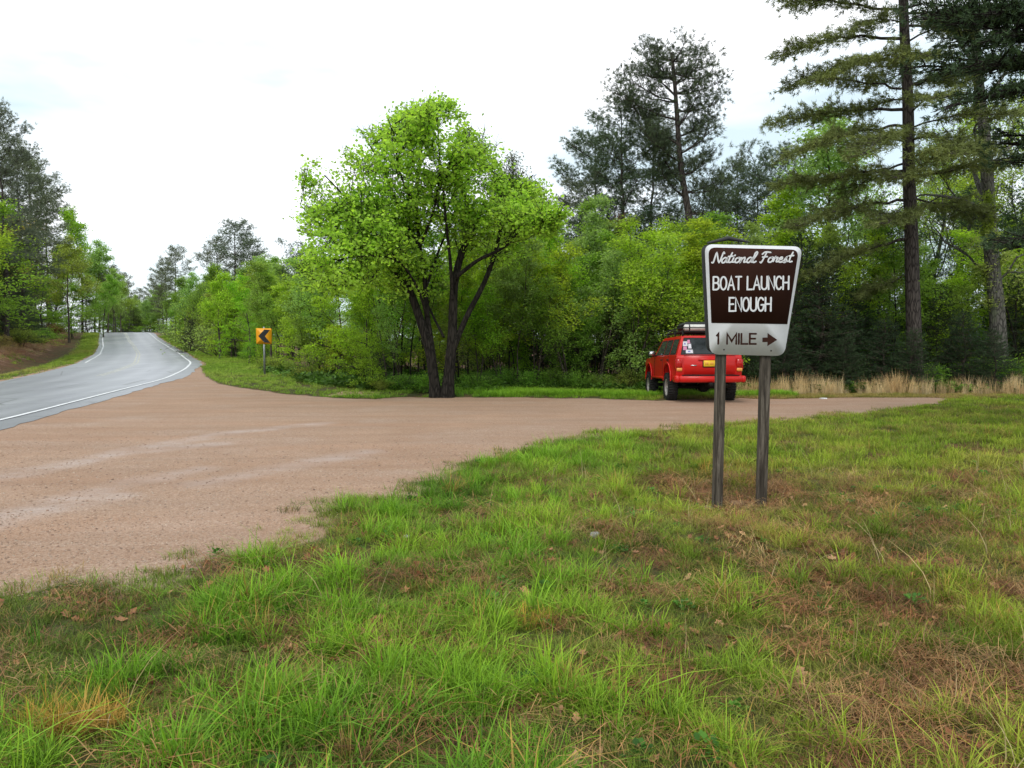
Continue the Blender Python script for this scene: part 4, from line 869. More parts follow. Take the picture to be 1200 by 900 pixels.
# shallow cap board over the post tops behind the panel
g = Geo(); a, b = SP(830, 283), SP(878, 281); g.tube(np.array([(a[0], .09, a[1] - .01), ((a[0] + b[0]) / 2, .09, a[1] + .035), (b[0], .09, b[1] - .02)]), [.010, .022, .008], 8); g.obj('cap_strip', M['sign_edge'], sign)
def wline(t, u0, u1, vb, vt, w, mat, script=False, y=-.0045):
    a = SP(u0, vb); b = SP(u1, vt); o = write(t, a[0], b[0], a[1], b[1] - a[1], w, y, 'lettering', mat, sign, script); return o
wline('National Forest', 835.0, 923.5, 308.6, 296.5, .0145, M['sign_white'], True)
wline('BOAT LAUNCH', 835.8, 920.6, 339.6, 324.8, .0160, M['sign_white'])
wline('ENOUGH', 854.4, 901.2, 364.6, 349.2, .0160, M['sign_white'])
wline('1 MILE', 840.6, 885.2, 403.0, 391.2, .0175, M['sign_brown'], y=-.0015)
g = Geo(); A = [SP(*p) for p in ((892.5, 395.6), (898.2, 395.6), (898.2, 390.4), (909.2, 398.2), (898.2, 405.6), (898.2, 400.8), (892.5, 400.8))]
g.add([(p[0], -.002, p[1]) for p in A], [(0, 6, 5), (0, 5, 1), (2, 4, 3)]); g.obj('arrow', M['sign_brown'], sign)
for u, v in ((849, 409.8), (902.5, 411.0), (847.5, 293.6), (901, 296.2)):
    p = SP(u, v); g = Geo(); g.disc_cyl((p[0], -.004, p[1]), (0, 1, 0), .0075, .006, 10, 0, .002); g.obj('bolt', M['bolt'], sign)

# ------------------------------------------------------------------ chevron sign on the verge
M['orange'] = plain('sign_orange', (.85, .36, .010), .45, .4, dirt=.04); M['black'] = plain('black_paint', (.012, .012, .012), .5, .4); M['galv'] = plain('galvanised', (.36, .38, .39), .4, .5, .6)
q_ = P(310, 437, 34); cz = float(H(q_[0], 34)); chev = empty('chevron_sign', (q_[0], 34, cz), math.radians(6)); tag(chev, 'orange road sign with a black chevron on a thin metal post', 'sign')
k_ = 34 / 900; Hc = EYE - cz
C = lambda u, v: ((u - 310) * k_, Hc + (398 - v) * k_)
g = Geo(); g.box((0, .03, (C(0, 383)[1] - .2) / 2), (.075, .045, C(0, 383)[1] + .2)); g.obj('post', M['galv'], chev)
g = Geo(); slab(g, rounded([C(301.2, 384.6), C(319.2, 385), C(318.8, 403.4), C(301.4, 403)], .035), -.006, 0, 0, 1); g.obj('plate', [M['orange'], M['galv']], chev)
g = Geo(); A = [C(*p) for p in ((310.8, 386.2), (317.4, 386.6), (311.2, 394.0), (317.2, 401.8), (310.4, 401.4), (303.6, 393.8))]; g.add([(p[0], -.008, p[1]) for p in A], [(0, 2, 1), (0, 5, 2), (5, 3, 2), (5, 4, 3)]); g.obj('chevron', M['black'], chev)
for v in (388, 400): p = C(310, v); g = Geo(); g.disc_cyl((p[0], -.011, p[1]), (0, 1, 0), .012, .006, 8); g.obj('bolt', M['galv'], chev)

# ------------------------------------------------------------------ red four-wheel-drive
q = Mat('red_paint', .32, .3); f = q.noise(q.coord(), 3, 5, .6); zc = q.n('SeparateXYZ'); q.l(q.coord(), zc.inputs[0])
c = q.ramp(f, [(.3, (.52, .004, .003)), (.7, (.62, .007, .005))]); dz_ = q.math('ADD', q.math('MULTIPLY', zc.outputs[2], -2.0), q.math('MULTIPLY', q.noise(q.coord(), 7, 5, .7), 1.6))
c = q.mix(q.ramp(dz_, [(.05, (.05, .05, .05)), (.75, (.7, .7, .7))]), c, (.30, .13, .09)); q.base(c); q.b.inputs['Coat Weight'].default_value = .15; q.b.inputs['Coat Roughness'].default_value = .12; M['red'] = q.m
q = Mat('glass_dark', .06, .6); q.base((.012, .016, .016)); M['glass'] = q.m
q = Mat('side_glass', .08, .6); q.base((.05, .06, .055)); M['glass2'] = q.m
M['rubber'] = plain('tyre_rubber', (.022, .021, .020), .85, .2, dirt=.4, scale=20); M['trim'] = plain('black_trim', (.018, .018, .018), .6, .3); M['steel'] = plain('wheel_alloy', (.42, .38, .36), .45, .5, .5, .25); M['chrome'] = plain('chrome', (.6, .6, .6), .2, .5, .9)
M['lamp_red'] = plain('lamp_red', (.45, .01, .008), .2, .5); M['lamp_amber'] = plain('lamp_amber', (.75, .30, .06), .25, .5); M['lamp_clear'] = plain('lamp_clear', (.75, .72, .68), .2, .5); M['plate'] = plain('plate_yellow', (.80, .50, .03), .5, .3); M['under'] = plain('underbody', (.020, .018, .016), .9, .1)
M['stick_w'] = plain('sticker_white', (.68, .66, .70), .5, .3, dirt=.2, scale=30); M['stick_p'] = plain('sticker_pink', (.62, .25, .40), .5, .3); M['stick_b'] = plain('sticker_blue', (.18, .20, .50), .5, .3); M['canvas_w'] = plain('pale_canvas', (.62, .60, .55), .85, .2, dirt=.15, scale=14)
jx, jy = 4.98, 19.35
car = empty('parked_car', (jx, jy, float(H(jx, jy + 1)) + .0)); car.rotation_euler = (math.radians(-1.9), 0, math.radians(0.5)); tag(car, 'red boxy off-road car with roof rack parked facing the woods', 'car')
car.location[2] = float(H(jx, 20.3)) - .02; car.scale = (.95, 1, 1)
# local frame: y = 0 rear of body, y grows to the nose, z from the ground; lifted body
ZB = .60
def section(prof, y0s, name, mat):
    pass
def extrude_x(g, prof, hw_low, hw_top, zl, zt, m=0, bev=.04):
    """side profile (y,z) swept across the car; width narrows with height"""
    pr = np.array(prof); n = len(pr); hw = hw_low + (hw_top - hw_low) * np.clip((pr[:, 1] - zl) / (zt - zl), 0, 1); c = pr.mean(0); rows = []
    for sx_, ins in ((-1, bev), (-1, 0), (1, 0), (1, bev)):
        dirc = unit(c - pr); q_ = pr + dirc * ins; x = sx_ * (hw - (0 if ins else 0) - (0 if ins else 0)) if ins else sx_ * (hw - bev)
        rows.append((sx_, q_, x))
    R = [np.c_[-hw, pr + unit(c - pr) * bev], np.c_[-(hw - bev), pr], np.c_[hw - bev, pr], np.c_[hw, pr + unit(c - pr) * bev]]
    V = np.vstack(R); F = [(r * n + i, r * n + (i + 1) % n, (r + 1) * n + (i + 1) % n, (r + 1) * n + i) for r in range(3) for i in range(n)]
    g.add(V, F, .5, m); return n
from mathutils.geometry import tessellate_polygon
def side_fill(g, prof, x, bev, m=0):
    pr = np.array(prof); c = pr.mean(0); p = pr + unit(c - pr) * bev; t = tessellate_polygon([[Vector((a, b, 0)) for a, b in p]]); xs = x if np.ndim(x) else np.full(len(p), x)
    g.add(np.c_[xs, p], [tuple(i) for i in t], .5, m)
# lower body with wheel arches
def arch(cy, r, zb, n=9): return [(cy + r * math.cos(a), zb + r * math.sin(a) * .92) for a in np.linspace(PI, 0, n)]
RA, FA = 1.02, 3.60
low = [(0.02, ZB + .08), (.06, ZB + .02)] + [(RA - .47, ZB)] + arch(RA, .44, ZB)[0:] + [(RA + .47, ZB), (FA - .47, ZB)] + arch(FA, .43, ZB) + [(FA + .47, ZB + .02), (4.22, ZB + .06), (4.25, ZB + .45), (4.20, 1.13), (4.0, 1.18), (3.0, 1.22), (.02, 1.23), (0, 1.15), (-.005, .8)]
g = Geo(); extrude_x(g, low, .88, .87, .5, 1.2, 0, .03); hw = .88
for s in (-1, 1): side_fill(g, low, s * .878, .03)
body = g.obj('body', M['red'], car)
# cabin as a closed shell: pillars and roof
z0c, z1c = 1.22, 1.72
cab_o = [(.03, z0c), (.12, z1c - .05), (.20, z1c), (2.20, z1c + .005), (2.42, z1c - .05), (2.98, z0c)]
g = Geo(); pr = np.array(cab_o); hwc = np.interp(pr[:, 1], [z0c, z1c], [.86, .70]); n = len(pr)
V = np.vstack([np.c_[-hwc, pr], np.c_[-(hwc - .05), pr[:, 0], pr[:, 1] + .012 * (pr[:, 1] > 1.6)], np.c_[hwc - .05, pr[:, 0], pr[:, 1] + .012 * (pr[:, 1] > 1.6)], np.c_[hwc, pr]])
g.add(V, [(r * n + i, r * n + i + 1, (r + 1) * n + i + 1, (r + 1) * n + i) for r in range(3) for i in range(n - 1)])
for s in (-1, 1): side_fill(g, cab_o, s * hwc, 0.0)
g.obj('cabin', M['red'], car)
def pane(name, pts, mat, off, parent=car): g = Geo(); g.poly([tuple(np.array(p) + off) for p in pts]); return g.obj(name, mat, parent)
def on_side(s, y, z, e=.006): return (s * (np.interp(z, [z0c, z1c], [.86, .70]) + e), y, z)
for s in (-1, 1):
    for (ya, yb, yc, yd) in ((.22, .86, .86, .30), (.98, 1.62, 1.62, .98), (1.72, 2.72, 2.33, 1.72)):
        pts = [on_side(s, ya, 1.27), on_side(s, yb, 1.27), on_side(s, yc, 1.62), on_side(s, yd, 1.62)]
        f_ = [on_side(s, ya - .03, 1.245, .003), on_side(s, yb + .03, 1.245, .003), on_side(s, yc + .03, 1.65, .003), on_side(s, yd - .03, 1.65, .003)]
        o = pane('side_window', pts[::s], M['glass2'], (0, 0, 0)); pane('frame', f_[::s], M['trim'], (0, 0, 0), o)
    for y in (.92, 1.67, 2.80): g = Geo(); g.box((s * .882, y, .95), (.004, .012, .56)); g.obj('door_seam', M['trim'], car)
    for y in (1.04, 1.82): g = Geo(); g.box((s * .89, y, 1.12), (.03, .16, .035), bev=.01); g.obj('door_handle', M['trim'], car)
    for cy in (RA, FA):
        g = Geo(); p = np.array([(s * .90, cy + .47 * math.cos(a), ZB + .47 * math.sin(a) * .92 + .01) for a in np.linspace(PI + .1, -.1, 14)]); g.tube(p, .022, 6); g.obj('wheel_flare', M['red'], car)
    g = Geo(); g.box((s * .89, 2.3, ZB + .04), (.05, 1.7, .07), bev=.02); g.obj('sill', M['red'], car)
    g = Geo(); g.box((s * 1.00, 2.66, 1.30), (.20, .10, .17), bev=.04); g.box((s * .88, 2.68, 1.25), (.1, .05, .05)); mr = g.obj('mirror', M['trim'], car)
    g = Geo(); g.box((s * 1.005, 2.604, 1.305), (.16, .008, .13)); g.obj('mirror_glass', M['chrome'], mr)
    # lamps at the rear corners
    g = Geo(); g.box((s * .80, -.012, 1.03), (.145, .05, .22), bev=.02); tl = g.obj('tail_light', M['lamp_red'], car)
    g = Geo(); g.box((s * .80, -.018, .865), (.145, .05, .085), bev=.012); g.obj('turn_lens', M['lamp_amber'], tl)
    g = Geo(); g.box((s * .886, .045, 1.0), (.03, .12, .26), bev=.01); g.obj('side_lens', M['lamp_red'], tl)
    g = Geo(); g.box((s * .62, 4.255, .93), (.26, .04, .16), bev=.02); g.obj('headlight', M['lamp_clear'], car)
# tailgate, window, plate
tg = Geo(); tg.box((0, -.016, .99), (1.36, .02, .50), bev=.008); tgo = tg.obj('tailgate', M['red'], car)
g = Geo(); g.box((0, -.03, .72), (1.37, .006, .008)); g.box((0, -.03, 1.225), (1.37, .006, .008)); g.obj('seam', M['trim'], tgo)
g = Geo(); g.box((.0, -.035, 1.12), (.62, .03, .055), bev=.012); g.obj('plate_light_bar', M['red'], tgo)
g = Geo(); g.box((.0, -.0305, 1.02), (.37, .012, .20)); g.obj('plate_recess', M['trim'], tgo)
g = Geo(); g.box((.0, -.041, 1.02), (.32, .008, .155), bev=.003); lp = g.obj('licence_plate', M['plate'], tgo)
g = Geo(); [g.box((-.10 + i * .045, -.0465, 1.02), (.026, .002, .06)) for i in range(5) if i != 2]; g.obj('plate_marks', M['lamp_amber'], lp)
g = Geo(); g.box((-.42, -.0295, .97), (.16, .006, .025)); g.obj('badge', M['chrome'], tgo)
def rz_(x, z, e): t = (z - z0c) / (z1c - z0c); return (x, .03 + .09 * t / .9 - e, z)
rw_ = [rz_(-.72, 1.27, .008), rz_(.72, 1.27, .008), rz_(.63, 1.65, .008), rz_(-.63, 1.65, .008)]
rwo = pane('rear_window', rw_, M['glass'], (0, 0, 0)); pane('frame', [rz_(-.755, 1.24, .004), rz_(.755, 1.24, .004), rz_(.66, 1.675, .004), rz_(-.66, 1.675, .004)], M['trim'], (0, 0, 0), rwo)
def stk(x0, z0, x1, z1, mat, e=.011): pane('sticker', [rz_(x0, z0, e), rz_(x1, z0, e), rz_(x1 - .01, z1, e), rz_(x0 + .01, z1, e)], mat, (0, 0, 0), rwo)
stk(-.69, 1.46, -.56, 1.58, M['stick_w']); stk(-.69, 1.36, -.58, 1.45, M['stick_p']); stk(-.55, 1.40, -.46, 1.52, M['stick_w']); stk(-.57, 1.53, -.49, 1.62, M['stick_p']); stk(-.62, 1.28, -.42, 1.37, M['stick_w']); stk(-.56, 1.31, -.49, 1.345, M['stick_b'], .013); stk(-.66, 1.50, -.61, 1.54, M['stick_b'], .013)
g = Geo(); g.tube([rz_(.05, 1.26, .02), rz_(.35, 1.30, .03), rz_(.5, 1.33, .03)], .008, 5); g.obj('wiper', M['trim'], rwo)
# bumper wraps the corners
g = Geo(); g.box((0, -.10, .63), (1.66, .17, .17), bev=.03)
for s in (-1, 1): g.box((s * .87, .03, .63), (.12, .42, .17), bev=.03)
bmp = g.obj('rear_bumper', M['red'], car); g = Geo(); g.box((0, -.12, .725), (1.5, .12, .02)); g.obj('bumper_step', M['trim'], bmp)
g = Geo(); g.box((0, 4.32, .66), (1.7, .18, .18), bev=.03); g.obj('front_bumper', M['trim'], car)
g = Geo(); g.box((0, 2.1, .56), (1.3, 3.9, .10)); g.tube([(-.62, RA, .40), (.62, RA, .40)], .045, 8); g.disc_cyl((.12, RA, .40), (0, 1, 0), .14, .26, 14, 0, .04); g.tube([(-.62, FA, .40), (.62, FA, .40)], .045, 8); g.box((.3, .3, .48), (.6, .5, .16), bev=.05)
for s in (-1, 1): g.box((s * .53, RA, .47), (.07, 1.1, .04))
g.obj('chassis', M['under'], car)
g = Geo(); g.tube([(.35, .5, .48), (.38, .0, .50), (.42, -.12, .50)], .035, 10); g.obj('exhaust_pipe', M['chrome'], car)
g = Geo(); g.box((0, -.16, .50), (.10, .16, .08), bev=.01); g.obj('tow_hitch', M['under'], car)
g = Geo(); pts_ = [(-.78, 2.98, 1.235), (.78, 2.98, 1.235), (.64, 2.50, 1.64), (-.64, 2.50, 1.64)]; g.poly(pts_); g.obj('windscreen', M['glass'], car)
for n_, (s, cy) in enumerate(((-1, RA), (1, RA), (-1, FA), (1, FA))):
    wh = empty('wheel', (s * .80, cy, .385), 0, car); g = Geo(); R_ = .385; W_ = .27
    pr_ = [(-W_ / 2 + .01, .235), (-W_ / 2, .26), (-W_ / 2, R_ - .05), (-W_ / 2 + .03, R_ - .012), (0, R_), (W_ / 2 - .03, R_ - .012), (W_ / 2, R_ - .05), (W_ / 2, .26), (W_ / 2 - .01, .235)]
    g.lathe((0, 0, 0), (1, 0, 0), pr_, 36)
    for i in range(36):
        a = i * 2 * PI / 36
        for sd in (-1, 1): c_ = (sd * .075, R_ * math.cos(a + .09 * sd) * .995, R_ * math.sin(a + .09 * sd) * .995); g.tube([(c_[0] - .055, c_[1], c_[2]), (c_[0] + .055, c_[1], c_[2])], .014, 4)
    g.obj('tyre', M['rubber'], wh)
    g = Geo(); g.lathe((0, 0, 0), (s, 0, 0), [(-.12, .235), (.10, .235), (.12, .225), (.10, .20), (.04, .19), (.03, .06), (.07, .055), (.075, .001)], 28)
    for i in range(5): a = i * 2 * PI / 5; g.box((s * .06, .13 * math.cos(a), .13 * math.sin(a)), (.05, .07, .07), bev=.015)
    g.obj('rim', M['steel'], wh)
# roof rack
g = Geo(); zr = z1c + .12
for s in (-1, 1): g.tube([(s * .66, .12, zr), (s * .66, 2.1, zr)], .016, 6); g.tube([(s * .66, .12, zr + .09), (s * .66, 2.1, zr + .09)], .014, 6)
for y in (.12, 2.1): g.tube([(-.66, y, zr), (.66, y, zr)], .018, 6); g.tube([(-.66, y, zr + .09), (.66, y, zr + .09)], .014, 6)
for y in np.linspace(.35, 1.9, 7): g.tube([(-.66, y, zr), (.66, y, zr)], .010, 5)
for s in (-1, 1):
    for y in (.2, 1.1, 2.0): g.box((s * .66, y, (z1c + zr) / 2), (.04, .05, .12)); g.tube([(s * .66, y, zr), (s * .66, y, zr + .09)], .012, 5)
rack = g.obj('roof_rack', M['trim'], car)
cx, cy_, cz_ = car.location
def on_roof(name, label, cat, build):
    e = empty(name, (cx, cy_, cz_)); e.rotation_euler = car.rotation_euler; tag(e, label, cat); build(e)
def b1(e): g = Geo(); g.disc_cyl((-.18, .42, zr + .10), (1, 0, 0), .085, .74, 16, 0, .03); g.obj('bedroll', M['canvas_w'], e); g = Geo(); [g.disc_cyl((x, .42, zr + .10), (1, 0, 0), .088, .03, 16) for x in (-.42, .05)]; g.obj('strap', M['trim'], e)
on_roof('rolled_mat', 'white rolled mat strapped on the roof rack of the red car', 'mat', b1)
def b2(e): g = Geo(); g.box((.05, 1.25, zr + .16), (1.0, 1.0, .22), bev=.07); g.obj('shell', M['trim'], e); g = Geo(); g.box((.05, 1.25, zr + .19), (1.01, 1.01, .02)); g.obj('rim', M['under'], e)
on_roof('cargo_box', 'black cargo box on the roof rack ahead of the white roll', 'box', b2)

# ------------------------------------------------------------------ small things on the ground
def rock(name, u, v, sx, sy, sz, col, label, cat='rock', seed=1):
    r = np.random.default_rng(seed); c = G(u, v); g = Geo(); n, m = 9, 12; V = [(0, 0, -sz)]
    for i in range(1, n):
        th = PI * i / n - PI / 2
        for j in range(m):
            a = 2 * PI * j / m; f = 1 + .22 * (fbm(math.cos(a) * 1.7 + seed, math.sin(a) * 1.7 + th, 1.1, seed, 3) - .5) * 2; V.append((sx * f * math.cos(th) * math.cos(a), sy * f * math.cos(th) * math.sin(a), sz * (f * math.sin(th) if th < .5 else .55 * f + .15 * math.sin(th))))
    V.append((0, 0, sz * .7)); F = [(1 + (i) * m + j, 1 + i * m + (j + 1) % m, 1 + (i + 1) * m + (j + 1) % m, 1 + (i + 1) * m + j) for i in range(n - 2) for j in range(m)]
    T3 = [(0, 1 + (j + 1) % m, 1 + j) for j in range(m)] + [(len(V) - 1, 1 + (n - 2) * m + j, 1 + (n - 2) * m + (j + 1) % m) for j in range(m)]
    g.V.append(np.array(V)); g.A.append(np.full(len(V), .5)); g.n = len(V); g.F[4].append(np.array(F)); g.M[4].append(np.zeros(len(F), int)); g.F[3].append(np.array(T3)); g.M[3].append(np.zeros(len(T3), int))
    o = g.obj(name, plain(name, col, .9, .2, dirt=.3, scale=18)); o.location = (c[0], c[1], float(H(*c)) + sz * .35); o.rotation_euler = (0, 0, seed); tag(o, label, cat)
rock('rock', 872, 587, .16, .13, .035, (.30, .19, .11), 'flat buff stone between the feet of the sign posts', seed=2)
rock('rock', 832, 588, .06, .05, .03, (.30, .27, .25), 'small grey stone beside the nearer sign post', seed=3)
rock('rock', 697, 634, .045, .035, .03, (.34, .33, .33), 'small pale stone in the grass before the lot edge', seed=4)
rock('rock', 477, 634, .035, .03, .02, (.55, .55, .56), 'little whitish stone in the green turf near the gravel', seed=5)
rock('litter_piece', 965, 467.5, .10, .05, .03, (.72, .72, .72), 'crumpled white scrap of litter beyond the gravel track', 'litter', 6)
# ------------------------------------------------------------------ ground cover, spread with geometry nodes
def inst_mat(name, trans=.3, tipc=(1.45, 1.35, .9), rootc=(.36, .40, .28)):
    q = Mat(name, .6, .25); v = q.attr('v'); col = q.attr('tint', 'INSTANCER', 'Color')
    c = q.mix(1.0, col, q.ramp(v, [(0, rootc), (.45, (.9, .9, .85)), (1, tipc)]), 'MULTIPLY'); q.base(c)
    t = q.n('BsdfTranslucent'); q.l(c, t.inputs['Color']); mx = q.n('MixShader'); mx.inputs[0].default_value = trans
    q.l(q.b.outputs[0], mx.inputs[1]); q.l(t.outputs[0], mx.inputs[2]); q.l(mx.outputs[0], q.out.inputs[0]); return q.m
M['blade'] = inst_mat('grass_blade'); M['dry'] = inst_mat('dry_leaf', .1, (1.2, 1.1, .95), (.7, .7, .7))
def clump(rng, n, h, w, rad, lean, curl=.6, k=3):
    """n arching blades from one root"""
    g = Geo(); a = rng.uniform(0, 2 * PI, n); r = rad * np.sqrt(rng.uniform(0, 1, n)); b = np.c_[r * np.cos(a), r * np.sin(a), np.full(n, -.01)]
    hh = h * rng.uniform(.45, 1.15, n); d2 = a + rng.normal(0, .9, n); ln = np.abs(rng.normal(lean, lean * .6, n)); out = np.c_[np.cos(d2), np.sin(d2), np.zeros(n)]
    s = np.c_[-np.sin(d2 + rng.normal(0, .5, n)), np.cos(d2), np.zeros(n)]; V, A = [], []
    for i in range(k + 1):
        t = i / k; p = b + out * (ln * hh * (t ** (1 + curl)))[:, None] + np.c_[np.zeros(n), np.zeros(n), hh * (t - .35 * ln * t * t)]; ww = w * (1 - t ** 1.5) * .5 * rng.uniform(.7, 1.2, n)
        if i < k: V += [p - s * ww[:, None], p + s * ww[:, None]]
        else: V += [p]
        A += [np.full(n, t)] * (2 if i < k else 1)
    idx = lambda r_, j: r_ * n + j; j = np.arange(n)
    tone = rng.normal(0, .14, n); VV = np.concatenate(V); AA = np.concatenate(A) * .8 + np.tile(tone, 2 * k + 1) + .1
    F4 = np.concatenate([np.stack([idx(2 * i, j), idx(2 * i + 1, j), idx(2 * i + 3, j), idx(2 * i + 2, j)], 1) for i in range(k - 1)]); F3 = np.stack([idx(2 * k - 2, j), idx(2 * k - 1, j), idx(2 * k, j)], 1)
    g.V.append(VV); g.A.append(np.clip(AA, 0, 1)); g.n = len(VV); g.F[4].append(F4); g.M[4].append(np.zeros(len(F4), int)); g.F[3].append(F3); g.M[3].append(np.zeros(len(F3), int)); return g
def straw(rng, n, L, rad, w=.0024):
    g = Geo()
    for _ in range(n):
        a = rng.uniform(0, 2 * PI); c = np.array([rng.normal(0, rad), rng.normal(0, rad), rng.uniform(.004, .035)]); l = L * rng.uniform(.4, 1.2); d = np.array([math.cos(a), math.sin(a), rng.normal(0, .12)]); s = np.array([-d[1], d[0], 0]) * w / 2
        p = [c, c + d * l * .5 + [0, 0, rng.uniform(0, .03)], c + d * l + [0, 0, rng.normal(0, .01)]]; g.add([p[0] - s, p[0] + s, p[1] + s, p[1] - s, p[2]], [(0, 1, 2, 3)], rng.uniform(.2, 1)); g.add([p[1] - s, p[1] + s, p[2]], [(0, 1, 2)], rng.uniform(.2, 1))
    return g
def dead_leaf(rng, L):
    g = Geo(); n = 7; W = L * .32; t = np.linspace(0, 1, n); lob = 1 + .45 * np.sin(t * PI * 5 + rng.uniform(0, 6)); wd = W * np.sin(PI * np.clip(t * .92 + .05, 0, 1)) * lob; cu = rng.uniform(.1, .35) * L
    mid = np.c_[t * L - L / 2, 0 * t, .006 + cu * (t - .5) ** 2 * 2]; l = mid + np.c_[0 * t, wd, rng.uniform(.1, .6) * wd]; r_ = mid - np.c_[0 * t, wd, -rng.uniform(.0, .6) * wd]
    V = np.vstack([mid, l, r_]); F = [(i, i + 1, n + i + 1, n + i) for i in range(n - 1)] + [(i, 2 * n + i, 2 * n + i + 1, i + 1) for i in range(n - 1)]; g.add(V, F, np.tile(.5 + .3 * np.sin(t * 9), 3)); return g
def herb(rng, n, L):
    g = Geo()
    for i in range(n):
        a = rng.uniform(0, 2 * PI); el = rng.uniform(.2, 1.2); d = np.array([math.cos(a) * math.cos(el), math.sin(a) * math.cos(el), math.sin(el)]); b = d * L * rng.uniform(.2, 1.0); s = np.array([-math.sin(a), math.cos(a), 0]) * L * .22; e = b + d * L * .5 - [0, 0, L * .15]
        g.add([b, (b + e) / 2 + s, e, (b + e) / 2 - s], [(0, 1, 2, 3)], rng.uniform(.3, 1)); 
    return g
rp = np.random.default_rng(101)
def protos(name, gs, mat):
    c = bpy.data.collections.new(name)
    for i, g in enumerate(gs): c.objects.link(bpy.data.objects.new('%s_source_%02d' % (name, i), g.mesh(name, mat)))
    return c
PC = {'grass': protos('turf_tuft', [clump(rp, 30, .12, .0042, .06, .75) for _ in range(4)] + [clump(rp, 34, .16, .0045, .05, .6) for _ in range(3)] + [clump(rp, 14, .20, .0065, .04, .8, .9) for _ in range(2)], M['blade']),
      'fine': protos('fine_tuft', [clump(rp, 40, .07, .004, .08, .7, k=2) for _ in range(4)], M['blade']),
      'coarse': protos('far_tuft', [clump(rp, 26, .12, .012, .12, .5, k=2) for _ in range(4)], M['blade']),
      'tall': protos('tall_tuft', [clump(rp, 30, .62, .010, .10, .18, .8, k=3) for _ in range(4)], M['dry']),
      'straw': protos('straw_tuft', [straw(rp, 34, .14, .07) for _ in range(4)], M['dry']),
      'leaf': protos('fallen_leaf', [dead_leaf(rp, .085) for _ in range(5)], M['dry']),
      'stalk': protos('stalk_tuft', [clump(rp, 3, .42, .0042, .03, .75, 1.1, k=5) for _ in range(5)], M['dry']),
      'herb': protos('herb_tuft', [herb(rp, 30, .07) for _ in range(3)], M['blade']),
      'pebble': None}
def pebble(rng):
    g = Geo(); n = 6; a = np.arange(n) * 2 * PI / n; r = rng.uniform(.7, 1.2, n); V = [(0, 0, .5)] + [(q * math.cos(t), q * math.sin(t), rng.uniform(.1, .3)) for q, t in zip(r, a)] + [(q * 1.1 * math.cos(t), q * 1.1 * math.sin(t), -.3) for q, t in zip(r, a)]
    g.add(V, [(0, 1 + i, 1 + (i + 1) % n) for i in range(n)]); g.F[4].append(np.array([(1 + i, 7 + i, 7 + (i + 1) % n, 1 + (i + 1) % n) for i in range(n)])); g.M[4].append(np.zeros(n, int)); return g
PC['pebble'] = protos('pebble', [pebble(rp) for _ in range(5)], M['dry'])
def scatter(name, x, y, coll, scale, tint, label, cat=None, dz=0.0, tiltr=.12, zf=None, flatten=None):
    n = len(x); z = H(x, y) + dz; me = bpy.data.meshes.new(name); me.vertices.add(n); me.vertices.foreach_set('co', np.c_[x, y, z].ravel())
    rot = np.c_[rp.normal(0, tiltr, n), rp.normal(0, tiltr, n), rp.uniform(0, 2 * PI, n)]
    s3 = np.repeat(np.asarray(scale)[:, None], 3, 1) * (np.array([1, 1, 1]) if zf is None else np.c_[np.ones(n), np.ones(n), zf])
    for nm, ty, arr, key in (('rot', 'FLOAT_VECTOR', rot, 'vector'), ('scl', 'FLOAT_VECTOR', s3, 'vector'), ('tint', 'FLOAT_VECTOR', tint, 'vector')): a = me.attributes.new(nm, ty, 'POINT'); a.data.foreach_set(key, np.ascontiguousarray(arr).ravel())
    o = link(bpy.data.objects.new(name, me)); ng = bpy.data.node_groups.new(name, 'GeometryNodeTree'); ng.interface.new_socket('Geometry', in_out='INPUT', socket_type='NodeSocketGeometry'); ng.interface.new_socket('Geometry', in_out='OUTPUT', socket_type='NodeSocketGeometry')
    N = ng.nodes; gi, go = N.new('NodeGroupInput'), N.new('NodeGroupOutput'); ip = N.new('GeometryNodeInstanceOnPoints'); ci = N.new('GeometryNodeCollectionInfo'); ci.inputs['Collection'].default_value = coll; ci.inputs['Separate Children'].default_value = True; ci.inputs['Reset Children'].default_value = True
    ip.inputs['Pick Instance'].default_value = True; L = ng.links
    for nm, sock in (('rot', 'Rotation'), ('scl', 'Scale')): a = N.new('GeometryNodeInputNamedAttribute'); a.data_type = 'FLOAT_VECTOR'; a.inputs['Name'].default_value = nm; L.new(a.outputs[0], ip.inputs[sock])
    rv = N.new('FunctionNodeRandomValue'); rv.data_type = 'INT'; rv.inputs['Min'].default_value = 0; rv.inputs['Max'].default_value = 50; L.new([s for s in rv.outputs if s.type == 'INT'][0], ip.inputs['Instance Index'])
    L.new(gi.outputs[0], ip.inputs['Points']); L.new(ci.outputs[0], ip.inputs['Instance']); L.new(ip.outputs[0], go.inputs[0]); md = o.modifiers.new('spread', 'NODES'); md.node_group = ng
    tag(o, label, cat, kind='stuff'); return o
def pts_in(xlo, xhi, ylo, yhi, dens, fov=.80):
    n = int((xhi - xlo) * (yhi - ylo) * dens); x = rp.uniform(xlo, xhi, n); y = rp.uniform(ylo, yhi, n); k = np.abs(x) < y * fov + 1.2; return x[k], y[k]
def thin(x, y, p): k = rp.random(len(x)) < p; return x[k], y[k]
def off_lot(x, y): return np.where((y < 20) & (lat(x, y) > -.9), -9, -(sdist(LOT, x, y) + (fbm(x, y, 1.6, 1, 4) - .5) * 1.3 * sstep(30, 8, y)))
